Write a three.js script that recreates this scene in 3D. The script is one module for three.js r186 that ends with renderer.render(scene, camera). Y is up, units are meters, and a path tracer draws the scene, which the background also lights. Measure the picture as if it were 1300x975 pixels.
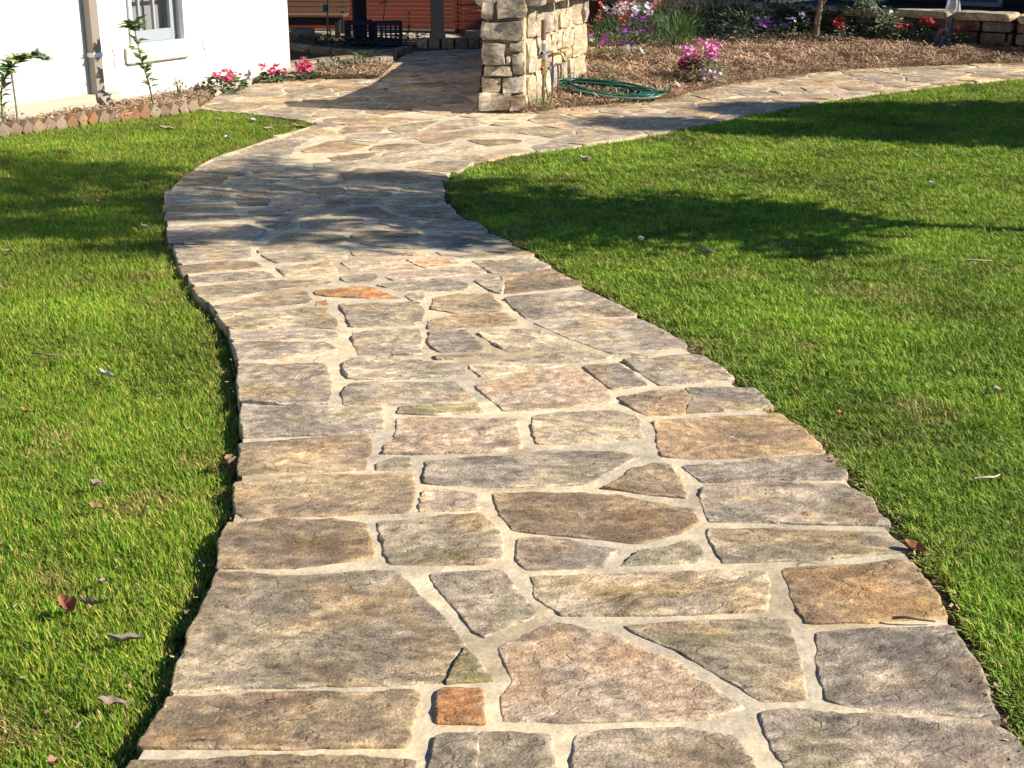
import * as THREE from 'three';
import { Sky } from 'three/addons/objects/Sky.js';
import { ImprovedNoise } from 'three/addons/math/ImprovedNoise.js';
import { mergeGeometries } from 'three/addons/utils/BufferGeometryUtils.js';

// ---------------------------------------------------------------- camera, sky, sun, exposure
const scene = new THREE.Scene();
const camera = new THREE.PerspectiveCamera(31.13, 4 / 3, 0.05, 600);
camera.position.set(0, 1.6, 0);
camera.rotation.x = THREE.MathUtils.degToRad(-19.086);
scene.add(camera);

const SUN = new THREE.Vector3(0.975, 0.66, 0.215).normalize();      // low afternoon sun from the right, a little behind the viewer
const sky = new Sky();
sky.name = 'sky';
sky.scale.setScalar(400);
sky.userData = { kind: 'structure', label: 'clear blue afternoon sky' };
const su = sky.material.uniforms;
su.sunPosition.value.copy(SUN); su.turbidity.value = 2.5; su.rayleigh.value = 1.4; su.mieCoefficient.value = 0.004; su.cloudCoverage.value = 0;
scene.add(sky);
scene.environmentIntensity = 0.1;
const sun = new THREE.DirectionalLight(new THREE.Color(1, 0.91, 0.77), 5);
sun.position.copy(SUN).multiplyScalar(40).add(new THREE.Vector3(0, 0, -9));
sun.target.position.set(0, 0, -9);
sun.castShadow = true;
sun.shadow.mapSize.set(4096, 4096);
Object.assign(sun.shadow.camera, { left: -16, right: 16, top: 16, bottom: -16, near: 1, far: 90 });
scene.add(sun, sun.target);
const renderer = new THREE.WebGLRenderer({ antialias: true });
renderer.toneMapping = THREE.LinearToneMapping;
renderer.toneMappingExposure = 1.8;
renderer.shadowMap.enabled = true;
renderer.setSize(1024, 768);

// ---------------------------------------------------------------- helpers
function rngOf(seed) { let a = seed | 0; return () => { a = (a + 0x6d2b79f5) | 0; let t = Math.imul(a ^ (a >>> 15), 1 | a); t = (t + Math.imul(t ^ (t >>> 7), 61 | t)) ^ t; return ((t ^ (t >>> 14)) >>> 0) / 4294967296; }; }
const perlin = new ImprovedNoise();
const n2 = (x, y, s = 0) => perlin.noise(x + 100.3, y + 57.7, s + 0.37);
function fbm(x, y, oct = 4, s = 0) { let v = 0, a = 0.5, f = 1; for (let i = 0; i < oct; i++) { v += a * n2(x * f, y * f, s + i * 7.1); a *= 0.5; f *= 2.03; } return v; }
const lerp = THREE.MathUtils.lerp, clamp = THREE.MathUtils.clamp, sstep = THREE.MathUtils.smoothstep;
const V = (x, y, z) => new THREE.Vector3(x, y, -z);                 // z here is the distance ahead of the viewer
const names = {};
function numbered(name) { const k = (names[name] = (names[name] ?? -1) + 1); return k ? name + '_' + String(k).padStart(3, '0') : name; }
function tag(o, label, category, group) { o.userData.label = label; if (category) o.userData.category = category; if (group) o.userData.group = group; return o; }
function shade(o) { o.traverse((m) => { if (m.isMesh) { m.castShadow = true; m.receiveShadow = true; } }); return o; }
function thing(name, label, category, x = 0, z = 0, y = 0, turn = 0, group) {
  const g = new THREE.Group(); g.name = numbered(name); g.position.set(x, y, -z); g.rotation.y = turn; scene.add(g);
  return tag(g, label, category, group);
}
function part(name, geometry, material, parent) { const m = new THREE.Mesh(Array.isArray(geometry) ? mergeGeometries(geometry.map(plainGeo)) : geometry, material); m.name = name; m.castShadow = m.receiveShadow = true; parent.add(m); return m; }
function plainGeo(g) { const r = g.index ? g.toNonIndexed() : g; for (const k of Object.keys(r.attributes)) if (!['position', 'normal', 'uv', 'color'].includes(k)) r.deleteAttribute(k); return r; }
function struct(name, geometry, material, label) { const m = new THREE.Mesh(geometry, material); m.name = name; m.castShadow = m.receiveShadow = true; m.userData = { kind: 'structure', label }; scene.add(m); return m; }
function box(w, h, d, x = 0, y = 0, z = 0, ry = 0, rx = 0, rz = 0) { const g = new THREE.BoxGeometry(w, h, d); if (rz) g.rotateZ(rz); if (rx) g.rotateX(rx); if (ry) g.rotateY(ry); g.translate(x, y, z); return g; }
function tube(pts, r0, r1 = r0, seg = 6, n = 0) {                   // tapered tube through points
  const c = new THREE.CatmullRomCurve3(pts), k = n || Math.max(2, pts.length * 3), g = new THREE.TubeGeometry(c, k, 1, seg, false), p = g.attributes.position;
  for (let i = 0; i <= k; i++) { const q = c.getPointAt(i / k), r = lerp(r0, r1, i / k); for (let j = 0; j <= seg; j++) { const a = i * (seg + 1) + j; p.setXYZ(a, q.x + (p.getX(a) - q.x) * r, q.y + (p.getY(a) - q.y) * r, q.z + (p.getZ(a) - q.z) * r); } }
  return g;
}
function inside(poly, x, z) { let c = false; for (let i = 0, j = poly.length - 1; i < poly.length; j = i++) { const [ax, az] = poly[i], [bx, bz] = poly[j]; if (az > z !== bz > z && x < ((bx - ax) * (z - az)) / (bz - az) + ax) c = !c; } return c; }
function area(p) { let s = 0; for (let i = 0, j = p.length - 1; i < p.length; j = i++) s += p[j][0] * p[i][1] - p[i][0] * p[j][1]; return s / 2; }
function centroid(p) { let s = 0, x = 0, z = 0; for (let i = 0, j = p.length - 1; i < p.length; j = i++) { const c = p[j][0] * p[i][1] - p[i][0] * p[j][1]; s += c; x += (p[j][0] + p[i][0]) * c; z += (p[j][1] + p[i][1]) * c; } return [x / (3 * s), z / (3 * s)]; }
function edgeDistance(line, x, z) { let d = 1e9; for (let i = 1; i < line.length; i++) { const [ax, az] = line[i - 1], [bx, bz] = line[i], ux = bx - ax, uz = bz - az, t = clamp(((x - ax) * ux + (z - az) * uz) / (ux * ux + uz * uz), 0, 1); d = Math.min(d, Math.hypot(x - ax - ux * t, z - az - uz * t)); } return d; }
function smoothLine(line, n) { return new THREE.CatmullRomCurve3(line.map(([x, z]) => new THREE.Vector3(x, 0, z)), false, 'centripetal').getPoints(n).map((p) => [p.x, p.z]); }
function sheet(poly, y, skirt = 0) {                                // flat sheet over a plan outline, uv in metres
  const s = new THREE.Shape(poly.map(([x, z]) => new THREE.Vector2(x, z)));
  const g = skirt ? new THREE.ExtrudeGeometry(s, { depth: skirt, bevelEnabled: false }) : new THREE.ShapeGeometry(s);
  g.rotateX(-Math.PI / 2); g.translate(0, y - skirt, 0);
  return g;
}
function paint(g, fn) { const p = g.attributes.position, c = new Float32Array(p.count * 3); for (let i = 0; i < p.count; i++) { const q = fn(p.getX(i), p.getY(i), p.getZ(i), i); c[i * 3] = q[0]; c[i * 3 + 1] = q[1]; c[i * 3 + 2] = q[2]; } g.setAttribute('color', new THREE.BufferAttribute(c, 3)); return g; }
const tint = (g, c) => paint(g, () => c);
const varied = (c, r, k = 0.25) => { const a = 1 + (r() - 0.5) * 2 * k, b = 1 + (r() - 0.5) * k * 0.5; return [c[0] * a * b, c[1] * a, c[2] * a / b]; };

// ---------------------------------------------------------------- textures
function texture(size, fn, colour = true) {
  const d = new Uint8Array(size * size * 4);
  for (let j = 0, o = 0; j < size; j++) for (let i = 0; i < size; i++, o += 4) { const q = fn(i / size, j / size); d[o] = clamp(q[0], 0, 1) * 255; d[o + 1] = clamp(q[1], 0, 1) * 255; d[o + 2] = clamp(q[2], 0, 1) * 255; d[o + 3] = 255; }
  const t = new THREE.DataTexture(d, size, size); t.wrapS = t.wrapT = THREE.MirroredRepeatWrapping; t.magFilter = THREE.LinearFilter; t.minFilter = THREE.LinearMipmapLinearFilter; t.generateMipmaps = true;
  if (colour) t.colorSpace = THREE.SRGBColorSpace; t.needsUpdate = true;
  return t;
}
const scaled = (t, k, l = k) => { const c = t.clone(); c.repeat.set(k, l); c.needsUpdate = true; return c; };
const mix3 = (a, b, t) => [lerp(a[0], b[0], t), lerp(a[1], b[1], t), lerp(a[2], b[2], t)];
const hex = (h) => [(h >> 16) / 255, ((h >> 8) & 255) / 255, (h & 255) / 255];
// sandstone: broad stains, veins drawn out along the bedding, fine grain and pale lichen flecks; u, v over one metre
const ledge = (u, v) => { const w = 0.05 * fbm(u * 9, v * 9, 3, 14), q = fbm((u + w) * 2.6, (v + w) * 5.2, 5, 12) * 6, f = Math.floor(q), t = q - f; return [f, sstep(t, 0.46, 0.54), Math.abs(t - 0.5)]; };
function sandstone(seed, base, stainA, stainB, fleck) {
  return texture(1024, (u, v) => {
    const wx = u + 0.09 * fbm(u * 3, v * 3, 3, seed + 40), wy = v + 0.09 * fbm(u * 3, v * 3, 3, seed + 60);
    const broad = fbm(wx * 3.2, wy * 3.8, 4, seed), vein = fbm(wx * 7, wy * 24, 3, seed + 11), mid = fbm(u * 26, v * 38, 3, seed + 23), grain = n2(u * 210, v * 230, seed) * 0.6 + n2(u * 420, v * 400, seed + 3) * 0.6;
    let c = mix3(base, stainA, sstep(broad, -0.06, 0.22));
    c = mix3(c, stainB, sstep(-broad + 0.5 * vein, 0.1, 0.32) * 0.8);
    const [f, up, off] = ledge(u, v), lv = ((f * 37 + up * 11 + 400) % 7) / 7 - 0.5, crack = (1 - sstep(off, 0.0, 0.045)) * sstep(mid + 0.1, -0.05, 0.15), speck = sstep(n2(u * 95, v * 105, seed + 7) + 0.6 * n2(u * 40, v * 44, seed + 9), 0.42, 0.7);
    const k = (1 + 0.44 * mid + 0.3 * vein + 0.27 * grain + 0.14 * lv) * (1 - 0.4 * crack) * (1 - 0.2 * speck);
    c = [c[0] * k, c[1] * k, c[2] * k];
    return mix3(c, fleck, sstep(mid * 0.7 + grain * 0.75, 0.34, 0.6) * 0.7);
  });
}
const STONE = [
  sandstone(1, hex(0x8d8376), hex(0x9c8f7c), hex(0x74695d), hex(0xcfc3b1)),   // grey
  sandstone(17, hex(0x8c8070), hex(0x9e907a), hex(0x776a58), hex(0xcabda6)),  // olive
  sandstone(33, hex(0x87735c), hex(0x988366), hex(0x6e5f50), hex(0xbcaa90)),  // brown
  sandstone(52, hex(0xa0907d), hex(0xad9780), hex(0x8c7c6d), hex(0xd6c6b2)),  // pink
];
const stoneBump = texture(1024, (u, v) => {
  const a = fbm(u * 9, v * 15, 4, 5), ridge = 1 - Math.abs(fbm(u * 6, v * 9, 4, 71)) * 5, g = n2(u * 120, v * 150, 9) * 0.5 + n2(u * 260, v * 240, 4) * 0.4, pit = sstep(n2(u * 60, v * 66, 31), 0.35, 0.6);
  const [f, up] = ledge(u, v); const h = 0.42 + 0.09 * (f + up) + 0.5 * a + 0.16 * g - 0.03 * pit + 0.1 * clamp(ridge, 0, 1); return [h, h, h];
}, false);
const mortarMap = texture(1024, (u, v) => {
  const a = fbm(u * 5, v * 5, 4, 3), b = fbm(u * 30, v * 30, 3, 8), g = n2(u * 300, v * 300, 2);
  const st = sstep(fbm(u * 2.3, v * 2.3, 4, 13), 0.04, 0.3), c = mix3(mix3(hex(0xcdba99), hex(0xb7a991), sstep(a, -0.05, 0.25)), hex(0x948265), st * 0.6), hair = (1 - sstep(Math.abs(fbm(u * 5 + 3, v * 5, 3, 77)), 0.0, 0.008)) * sstep(fbm(u * 2, v * 2, 2, 78), 0.0, 0.15), k = (1 + 0.24 * b + 0.12 * g) * (1 - 0.4 * hair); return [c[0] * k, c[1] * k, c[2] * k];
});
const grit = texture(512, (u, v) => { const h = 0.5 + 0.5 * fbm(u * 12, v * 12, 5, 21) + 0.12 * n2(u * 90, v * 90, 6); return [h, h, h]; }, false);
const stuccoBump = texture(512, (u, v) => { const h = 0.5 + 0.7 * fbm(u * 7, v * 7, 3, 41) + 0.35 * fbm(u * 24, v * 18, 3, 43); return [h, h, h]; }, false);
const soilMap = texture(512, (u, v) => { const a = fbm(u * 16, v * 16, 5, 61), k = 1 + 0.9 * a; return [0.30 * k, 0.25 * k, 0.16 * k]; });
const woodMap = texture(512, (u, v) => { const a = fbm(u * 3, v * 40, 4, 81), b = fbm(u * 12, v * 160, 2, 83), k = 1 + 0.5 * a + 0.4 * b; return [0.62 * k, 0.62 * k, 0.62 * k]; });
const barkMap = texture(512, (u, v) => { const a = fbm(u * 30, v * 7, 4, 91), k = 1 + 0.9 * a; return [0.55 * k, 0.5 * k, 0.42 * k]; });

// ---------------------------------------------------------------- materials
const std = (o) => new THREE.MeshStandardMaterial(o);
const rgb = (r, g, b) => new THREE.Color().setRGB(r, g, b);
const stoneMats = STONE.map((t) => std({ map: t, bumpMap: stoneBump, bumpScale: 0.0095, roughness: 0.8, vertexColors: true }));
const M = {
  mortar: std({ map: scaled(mortarMap, 0.6), bumpMap: scaled(grit, 0.8), bumpScale: 0.006, roughness: 0.95 }),
  soil: std({ map: soilMap, bumpMap: grit, bumpScale: 0.02, roughness: 1, color: rgb(0.8, 0.8, 0.75) }),
  ground: std({ map: scaled(soilMap, 0.5), roughness: 1, color: rgb(0.8, 0.9, 0.6) }),
  leaf: new THREE.MeshPhysicalMaterial({ vertexColors: true, roughness: 0.6, transmission: 0.3, thickness: 0, side: THREE.DoubleSide }),
  grass: new THREE.MeshPhysicalMaterial({ vertexColors: true, roughness: 0.7, specularIntensity: 0.35, transmission: 0.42, thickness: 0, side: THREE.DoubleSide }),
  petal: new THREE.MeshPhysicalMaterial({ vertexColors: true, roughness: 0.7, transmission: 0.25, thickness: 0, side: THREE.DoubleSide }),
  chip: std({ vertexColors: true, roughness: 0.95, side: THREE.DoubleSide }),
  mulch: std({ map: scaled(soilMap, 1.5), bumpMap: scaled(grit, 2), bumpScale: 0.03, roughness: 1, color: rgb(1.6, 1.3, 1.05) }),
  bark: std({ map: barkMap, bumpMap: barkMap, bumpScale: 0.01, roughness: 0.95, color: rgb(0.75, 0.7, 0.62) }),
  stucco: std({ color: rgb(0.66, 0.625, 0.54), bumpMap: scaled(stuccoBump, 1.4), bumpScale: 0.012, roughness: 0.93 }),
  footing: std({ color: rgb(0.5, 0.43, 0.32), bumpMap: grit, bumpScale: 0.01, roughness: 0.95 }),
  white: std({ color: rgb(0.78, 0.78, 0.77), roughness: 0.45 }),
  pipe: std({ color: rgb(0.27, 0.225, 0.19), roughness: 0.4 }),
  sash: std({ color: rgb(0.3, 0.33, 0.35), roughness: 0.5 }),
  blind: std({ color: rgb(0.24, 0.235, 0.225), roughness: 0.9 }),
  glass: new THREE.MeshPhysicalMaterial({ color: 0xffffff, transmission: 1, thickness: 0, roughness: 0.02, ior: 1.5 }),
  red: std({ map: scaled(woodMap, 0.5, 1), color: rgb(0.52, 0.08, 0.03), roughness: 0.75 }),
  bench: std({ map: scaled(woodMap, 0.6, 1), color: rgb(0.36, 0.19, 0.09), roughness: 0.7 }),
  post: std({ color: rgb(0.014, 0.022, 0.027), map: woodMap, roughness: 0.8 }),
  crate: std({ color: rgb(0.004, 0.009, 0.04), roughness: 0.5 }),
  hose: std({ vertexColors: true, roughness: 0.35 }),
  copper: std({ color: rgb(0.2, 0.12, 0.08), roughness: 0.5, metalness: 0.3 }),
  brass: std({ color: rgb(0.55, 0.38, 0.14), roughness: 0.35, metalness: 0.8 }),
  steel: std({ color: rgb(0.35, 0.38, 0.42), roughness: 0.35, metalness: 0.6 }),
  blueTag: std({ color: rgb(0.05, 0.2, 0.6), roughness: 0.5 }),
  kerb: std({ color: rgb(0.42, 0.39, 0.34), bumpMap: grit, bumpScale: 0.01, roughness: 0.95 }),
  stake: std({ color: rgb(0.5, 0.42, 0.29), map: woodMap, roughness: 0.9 }),
  brick: std({ vertexColors: true, bumpMap: scaled(grit, 3), bumpScale: 0.006, roughness: 0.92 }),
  roof: std({ color: rgb(0.22, 0.1, 0.07), roughness: 0.9 }),
  dark: std({ color: rgb(0.07, 0.06, 0.055), map: woodMap, roughness: 0.9 }),
  plastic: new THREE.MeshPhysicalMaterial({ color: rgb(0.75, 0.78, 0.82), roughness: 0.35, transmission: 0.75, thickness: 0, side: THREE.DoubleSide }),
};

// ---------------------------------------------------------------- plan outlines (x to the right, z ahead, metres)
const PATH_LEFT = [[-0.761, 2.263], [-0.759, 2.315], [-0.74, 2.526], [-0.748, 2.652], [-0.768, 2.899], [-0.761, 3.079], [-0.767, 3.233], [-0.78, 3.435], [-0.794, 3.638], [-0.832, 3.875], [-0.893, 4.211], [-0.991, 4.689], [-1.106, 5.168], [-1.226, 5.499], [-1.42, 5.938], [-1.606, 6.445], [-1.77, 6.947], [-1.969, 7.697], [-2.057, 8.204], [-2.067, 8.668], [-2.023, 9.306], [-1.887, 9.726], [-1.745, 10.22], [-1.534, 10.806]];
const PATH_RIGHT = [[0.991, 2.226], [1.016, 2.41], [1.026, 2.588], [1.054, 2.899], [1.056, 3.1], [1.048, 3.327], [1.019, 3.638], [0.997, 3.844], [0.972, 4.003], [0.888, 4.285], [0.808, 4.603], [0.713, 4.947], [0.668, 5.065], [0.523, 5.499], [0.317, 5.978], [0.151, 6.445], [-0.04, 6.858], [-0.189, 7.226], [-0.334, 7.697], [-0.416, 8.204], [-0.398, 8.668], [-0.26, 9.064], [0, 9.431], [0.275, 9.626], [0.761, 10.038], [1.256, 10.525], [1.769, 11.145], [2.198, 11.598], [2.799, 12.243], [3.745, 13.019], [5.071, 13.894], [6.238, 14.447]];
const PAVED_BACK = [[-1.534, 10.806], [-1.656, 11.015], [-2.27, 11.459], [-2.635, 11.646], [-2.639, 13.019], [-2.185, 13.894], [-1.855, 13.762], [-1.314, 13.762], [-1.265, 15.607], [-1.196, 16.486], [-0.329, 16.864]];
const BED_FRONT = [[0.116, 11.413], [0.329, 11.646], [1.388, 12.296], [1.586, 12.675], [2.107, 13.381], [2.756, 14.029], [3.517, 14.592], [4.17, 14.891], [5.558, 15.281], [6.72, 15.607]];
const leftEdge = [[-0.8, -1.5], [-0.79, 0.5], ...smoothLine(PATH_LEFT, 90)];
const rightEdge = [[0.95, -1.5], [0.97, 0.8], ...smoothLine(PATH_RIGHT, 110)];
const bedFront = smoothLine(BED_FRONT, 60);
const paved = [...leftEdge, ...PAVED_BACK.slice(1), [-0.3, 11.8], [0.06, 11.5], ...bedFront, ...[...rightEdge].reverse()];
const CORNER = [-2.205, 14.029], ALONG = [0.498, 0.867];             // house corner and the direction of its wall
const onWall = (a, out = 0) => [CORNER[0] + ALONG[0] * a + ALONG[1] * out, CORNER[1] + ALONG[1] * a - ALONG[0] * out];
const EDGING_A = [-4.75, 9.2], EDGING_B = [-2.63, 11.6];

// ---------------------------------------------------------------- ground
struct('ground', sheet([[-150, -60], [150, -60], [150, 260], [-150, 260]], -0.13), M.ground, 'earth under the garden');
const leftLawn = [[-9, -1.5], ...leftEdge.map(([x, z]) => [x - 0.012, z]), ...PAVED_BACK.slice(1, 4), EDGING_B, EDGING_A, [-9, 5.5]].reverse();
const rightLawn = [[9, -1.5], ...rightEdge.map(([x, z]) => [x - 0.002, z]), [9, 15.2]];
struct('lawn_soil', sheet(leftLawn, -0.065, 0.05), M.soil, 'soil and thatch under the left lawn');
struct('lawn_soil_001', sheet(rightLawn, -0.016, 0.06), M.soil, 'soil and thatch under the right lawn');
struct('garden_soil', sheet([[-4, 13.9], [-2.2, 14.0], ...PAVED_BACK.slice(6), [0.9, 16.9], [0.9, 24], [-9, 24]], 0.004, 0.1), M.soil, 'shaded earth of the back garden');

// ---------------------------------------------------------------- crazy paving path
const path = new THREE.Group(); path.name = 'stone_path'; path.userData = { kind: 'structure', label: 'crazy paved sandstone path curving to the house' }; scene.add(path);
const mortarOutline = [...leftEdge.map(([x, z]) => [x + 0.014, z]), ...PAVED_BACK.slice(1), [-0.3, 11.8], [0.06, 11.5], ...bedFront, ...[...rightEdge].reverse().map(([x, z]) => [x - (z < 8.5 ? 0.024 : 0.01), z + (z < 8.5 ? 0 : 0.012)])];
part('mortar_bed', sheet(mortarOutline, 0, 0.11), M.mortar, path);
const TONES = {   // which stone and its own tint
  grey: [0, [1.08, 1.03, 0.96]], mauve: [0, [1.0, 0.94, 0.89]], slate: [0, [0.9, 0.87, 0.83]], olive: [1, [0.98, 0.94, 0.85]], moss: [1, [0.82, 0.81, 0.58]], cream: [1, [1.27, 1.22, 1.12]],
  brown: [2, [0.96, 0.97, 0.95]], tan: [2, [1.24, 1.26, 1.26]], ochre: [2, [1.22, 1.14, 0.99]], rust: [2, [1.42, 1.02, 0.72]], umber: [2, [0.94, 0.91, 0.84]], pink: [3, [1.06, 1.01, 0.95]],
};
const layerOf = (x, z, seed) => { const a = (seed * 1.7) % 1.2 - 0.6, s = fbm((x * Math.cos(a) - z * Math.sin(a)) * 3.4 + seed, (x * Math.sin(a) + z * Math.cos(a)) * 6.5, 4, seed) * 5.5, f = Math.floor(s); return [f, f + sstep(s - f, 0.42, 0.58)]; };   // bedding layers, broken in steps
const traced = [];
let stoneNumber = 0;
function slab(poly, near) {
  const seed = stoneNumber * 3.17, r = rngOf(900 + stoneNumber), step = near ? 0.015 : 0.045;
  let q = area(poly) < 0 ? [...poly].reverse() : poly.slice();
  q = q.flatMap((a, i) => { const b = q[(i + 1) % q.length]; return [[lerp(a[0], b[0], 0.045), lerp(a[1], b[1], 0.045)], [lerp(a[0], b[0], 0.955), lerp(a[1], b[1], 0.955)]]; });   // rounded corners
  const rim = [];
  q.forEach((a, i) => { const b = q[(i + 1) % q.length], L = Math.hypot(b[0] - a[0], b[1] - a[1]), k = Math.max(1, Math.round(L / step)); for (let j = 0; j < k; j++) rim.push([lerp(a[0], b[0], j / k), lerp(a[1], b[1], j / k)]); });
  const c = centroid(rim), n = rim.length, size = Math.sqrt(Math.abs(area(rim)));
  const wob = near ? 0.0045 : 0.006, grow = near ? 0.0075 : c[1] > 7.5 && traced.length < 129 ? 0.014 : 0.004;
  for (const p of rim) { const d = Math.hypot(p[0] - c[0], p[1] - c[1]), w = grow + wob * (1.8 * n2(p[0] * 9, p[1] * 9, seed) + 1.3 * n2(p[0] * 34, p[1] * 34, seed)); p[0] += ((p[0] - c[0]) / d) * w; p[1] += ((p[1] - c[1]) / d) * w; }
  const tx = (r() - 0.5) * 0.012, tz = (r() - 0.5) * 0.012, lift = 0.003 + r() * 0.0035, cleft = r() < 0.55 ? 1 : 0.35;
  const top = (x, z) => { const t = layerOf(x, z, seed)[1];
    return lift + 0.007 * fbm(x * 7, z * 9, 3, seed) + 0.004 * cleft * t + tx * (x - c[0]) + tz * (z - c[1]) + 0.0022 * n2(x * 40, z * 44, seed); };
  const ts = [0, 0, 0, 0]; for (let t = step / size * 1.6; t < 0.97; t += (step * 1.7) / size) ts.push(Math.max(0.035, t)); 
  const pos = [], uv = [], idx = [], fade = [], ang = r() * 6.28, cs = Math.cos(ang * 0 + (r() - 0.5) * 0.7), sn = Math.sin((r() - 0.5) * 0.7), ox = r() * 7, oz = r() * 7;
  ts.forEach((t, k) => rim.forEach((p) => {
    const d = Math.hypot(c[0] - p[0], c[1] - p[1]), inset = [0, 0, 0.0025, 0.007][k] ?? Math.max(0.013, t * d), f = Math.min(inset / d, 0.97);
    const x = p[0] + (c[0] - p[0]) * f, z = p[1] + (c[1] - p[1]) * f, h = Math.max(0.0015, top(x, z));
    pos.push(x, k === 0 ? -0.05 : k === 1 ? h - 0.0045 : k === 2 ? h - 0.0008 : h, -z);
    { const o = k === 0 ? 0.05 : k === 1 ? 0.006 : 0, qx = x - ((c[0] - p[0]) / d) * o, qz = z - ((c[1] - p[1]) / d) * o; uv.push(ox + qx * cs - qz * sn, oz + qx * sn + qz * cs); } fade.push(inset);
  }));
  const rows = ts.length;
  for (let k = 0; k + 1 < rows; k++) for (let i = 0; i < n; i++) { const a = k * n + i, b = k * n + ((i + 1) % n); idx.push(a, b, a + n, b, b + n, a + n); }
  pos.push(c[0], top(c[0], c[1]), -c[1]); uv.push(ox + c[0] * cs - c[1] * sn, oz + c[0] * sn + c[1] * cs); fade.push(1);
  const last = rows * n; for (let i = 0; i < n; i++) idx.push((rows - 1) * n + i, (rows - 1) * n + ((i + 1) % n), last);
  const g = new THREE.BufferGeometry();
  g.setAttribute('position', new THREE.Float32BufferAttribute(pos, 3)); g.setAttribute('uv', new THREE.Float32BufferAttribute(uv, 2)); g.setIndex(idx); g.computeVertexNormals();
  g.userData = { fade, seed }; return g;
}
function flag(tone, flat) {
  const poly = []; for (let i = 0; i < flat.length; i += 2) poly.push([flat[i], flat[i + 1]]);
  stoneNumber++;
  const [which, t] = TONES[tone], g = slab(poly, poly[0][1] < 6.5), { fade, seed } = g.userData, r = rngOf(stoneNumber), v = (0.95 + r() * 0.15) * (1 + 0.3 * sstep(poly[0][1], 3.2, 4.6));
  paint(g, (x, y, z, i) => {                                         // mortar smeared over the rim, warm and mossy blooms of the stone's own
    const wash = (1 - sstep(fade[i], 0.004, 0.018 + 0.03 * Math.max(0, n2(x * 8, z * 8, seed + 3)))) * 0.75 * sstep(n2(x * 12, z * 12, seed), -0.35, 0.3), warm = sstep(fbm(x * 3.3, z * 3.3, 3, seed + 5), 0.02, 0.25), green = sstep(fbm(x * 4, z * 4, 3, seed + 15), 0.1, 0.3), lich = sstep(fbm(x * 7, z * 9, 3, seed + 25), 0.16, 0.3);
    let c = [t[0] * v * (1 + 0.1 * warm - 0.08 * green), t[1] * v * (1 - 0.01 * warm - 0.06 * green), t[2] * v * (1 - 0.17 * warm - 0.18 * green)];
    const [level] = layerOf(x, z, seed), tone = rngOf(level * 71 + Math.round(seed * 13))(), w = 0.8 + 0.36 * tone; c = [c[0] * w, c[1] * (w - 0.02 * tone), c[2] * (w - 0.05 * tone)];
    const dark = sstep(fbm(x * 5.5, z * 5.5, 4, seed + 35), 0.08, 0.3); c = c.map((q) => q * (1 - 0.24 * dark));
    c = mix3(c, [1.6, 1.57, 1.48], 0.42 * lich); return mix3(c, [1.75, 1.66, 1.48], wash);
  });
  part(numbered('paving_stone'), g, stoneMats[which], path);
  traced.push(poly);
}
flag('olive', [-0.743, 3.147, -0.523, 3.123, -0.343, 3.161, -0.285, 3.147, -0.25, 3.076, -0.147, 2.892, -0.111, 2.791, -0.148, 2.627, -0.271, 2.624, -0.48, 2.615, -0.731, 2.59, -0.741, 2.772, -0.745, 2.96]);
flag('moss', [-0.106, 2.778, -0.043, 2.639, -0.14, 2.627]);
flag('brown', [-0.731, 2.558, -0.491, 2.587, -0.205, 2.594, -0.2, 2.542, -0.216, 2.383, -0.445, 2.383, -0.75, 2.377, -0.745, 2.47]);
flag('brown', [-0.751, 2.341, -0.577, 2.344, -0.199, 2.344, -0.189, 2.197, -0.769, 2.197, -0.766, 2.284]);
flag('rust', [-0.163, 2.594, -0.067, 2.596, -0.059, 2.469, -0.154, 2.473]);
flag('cream', [-0.158, 2.413, -0.071, 2.423, -0.066, 2.218, -0.158, 2.218]);
flag('olive', [-0.064, 2.423, 0.081, 2.421, 0.085, 2.218, -0.063, 2.218]);
flag('grey', [-0.206, 3.142, -0.027, 3.161, 0.021, 3.022, 0.058, 2.96, 0.053, 2.926, -0.065, 2.832, -0.089, 2.851, -0.129, 2.96, -0.189, 3.076]);
flag('pink', [-0.03, 2.779, 0.097, 2.892, 0.147, 2.877, 0.233, 2.828, 0.375, 2.696, 0.445, 2.59, 0.482, 2.532, 0.399, 2.484, -0.016, 2.476, -0.021, 2.573, 0.007, 2.633]);
flag('olive', [0.267, 2.877, 0.648, 2.918, 0.648, 2.789, 0.641, 2.633, 0.628, 2.565, 0.531, 2.557, 0.455, 2.66, 0.374, 2.77, 0.293, 2.837]);
flag('cream', [0.051, 3.134, 0.646, 3.169, 0.627, 3.014, 0.608, 2.95, 0.26, 2.929, 0.124, 2.929, 0.059, 3.025]);
flag('ochre', [0.691, 3.174, 1.029, 3.222, 1.041, 3.036, 1.035, 2.918, 0.698, 2.892, 0.688, 2.992]);
flag('mauve', [0.714, 2.847, 1.035, 2.879, 1.037, 2.696, 1.013, 2.484, 0.724, 2.532, 0.671, 2.557, 0.683, 2.678]);
flag('mauve', [0.523, 2.508, 0.596, 2.521, 1.012, 2.441, 1.021, 2.355, 0.995, 2.19, 0.564, 2.19, 0.521, 2.399]);
flag('grey', [0.132, 2.437, 0.338, 2.452, 0.451, 2.414, 0.463, 2.384, 0.5, 2.19, 0.117, 2.19]);
flag('umber', [-0.053, 3.653, 0.089, 3.666, 0.31, 3.628, 0.506, 3.543, 0.506, 3.461, 0.455, 3.393, 0.334, 3.324, 0.206, 3.36, 0.003, 3.404, -0.031, 3.507]);
flag('mauve', [0.017, 3.349, 0.148, 3.339, 0.28, 3.285, 0.215, 3.187, 0.043, 3.173, 0.015, 3.224]);
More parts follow.
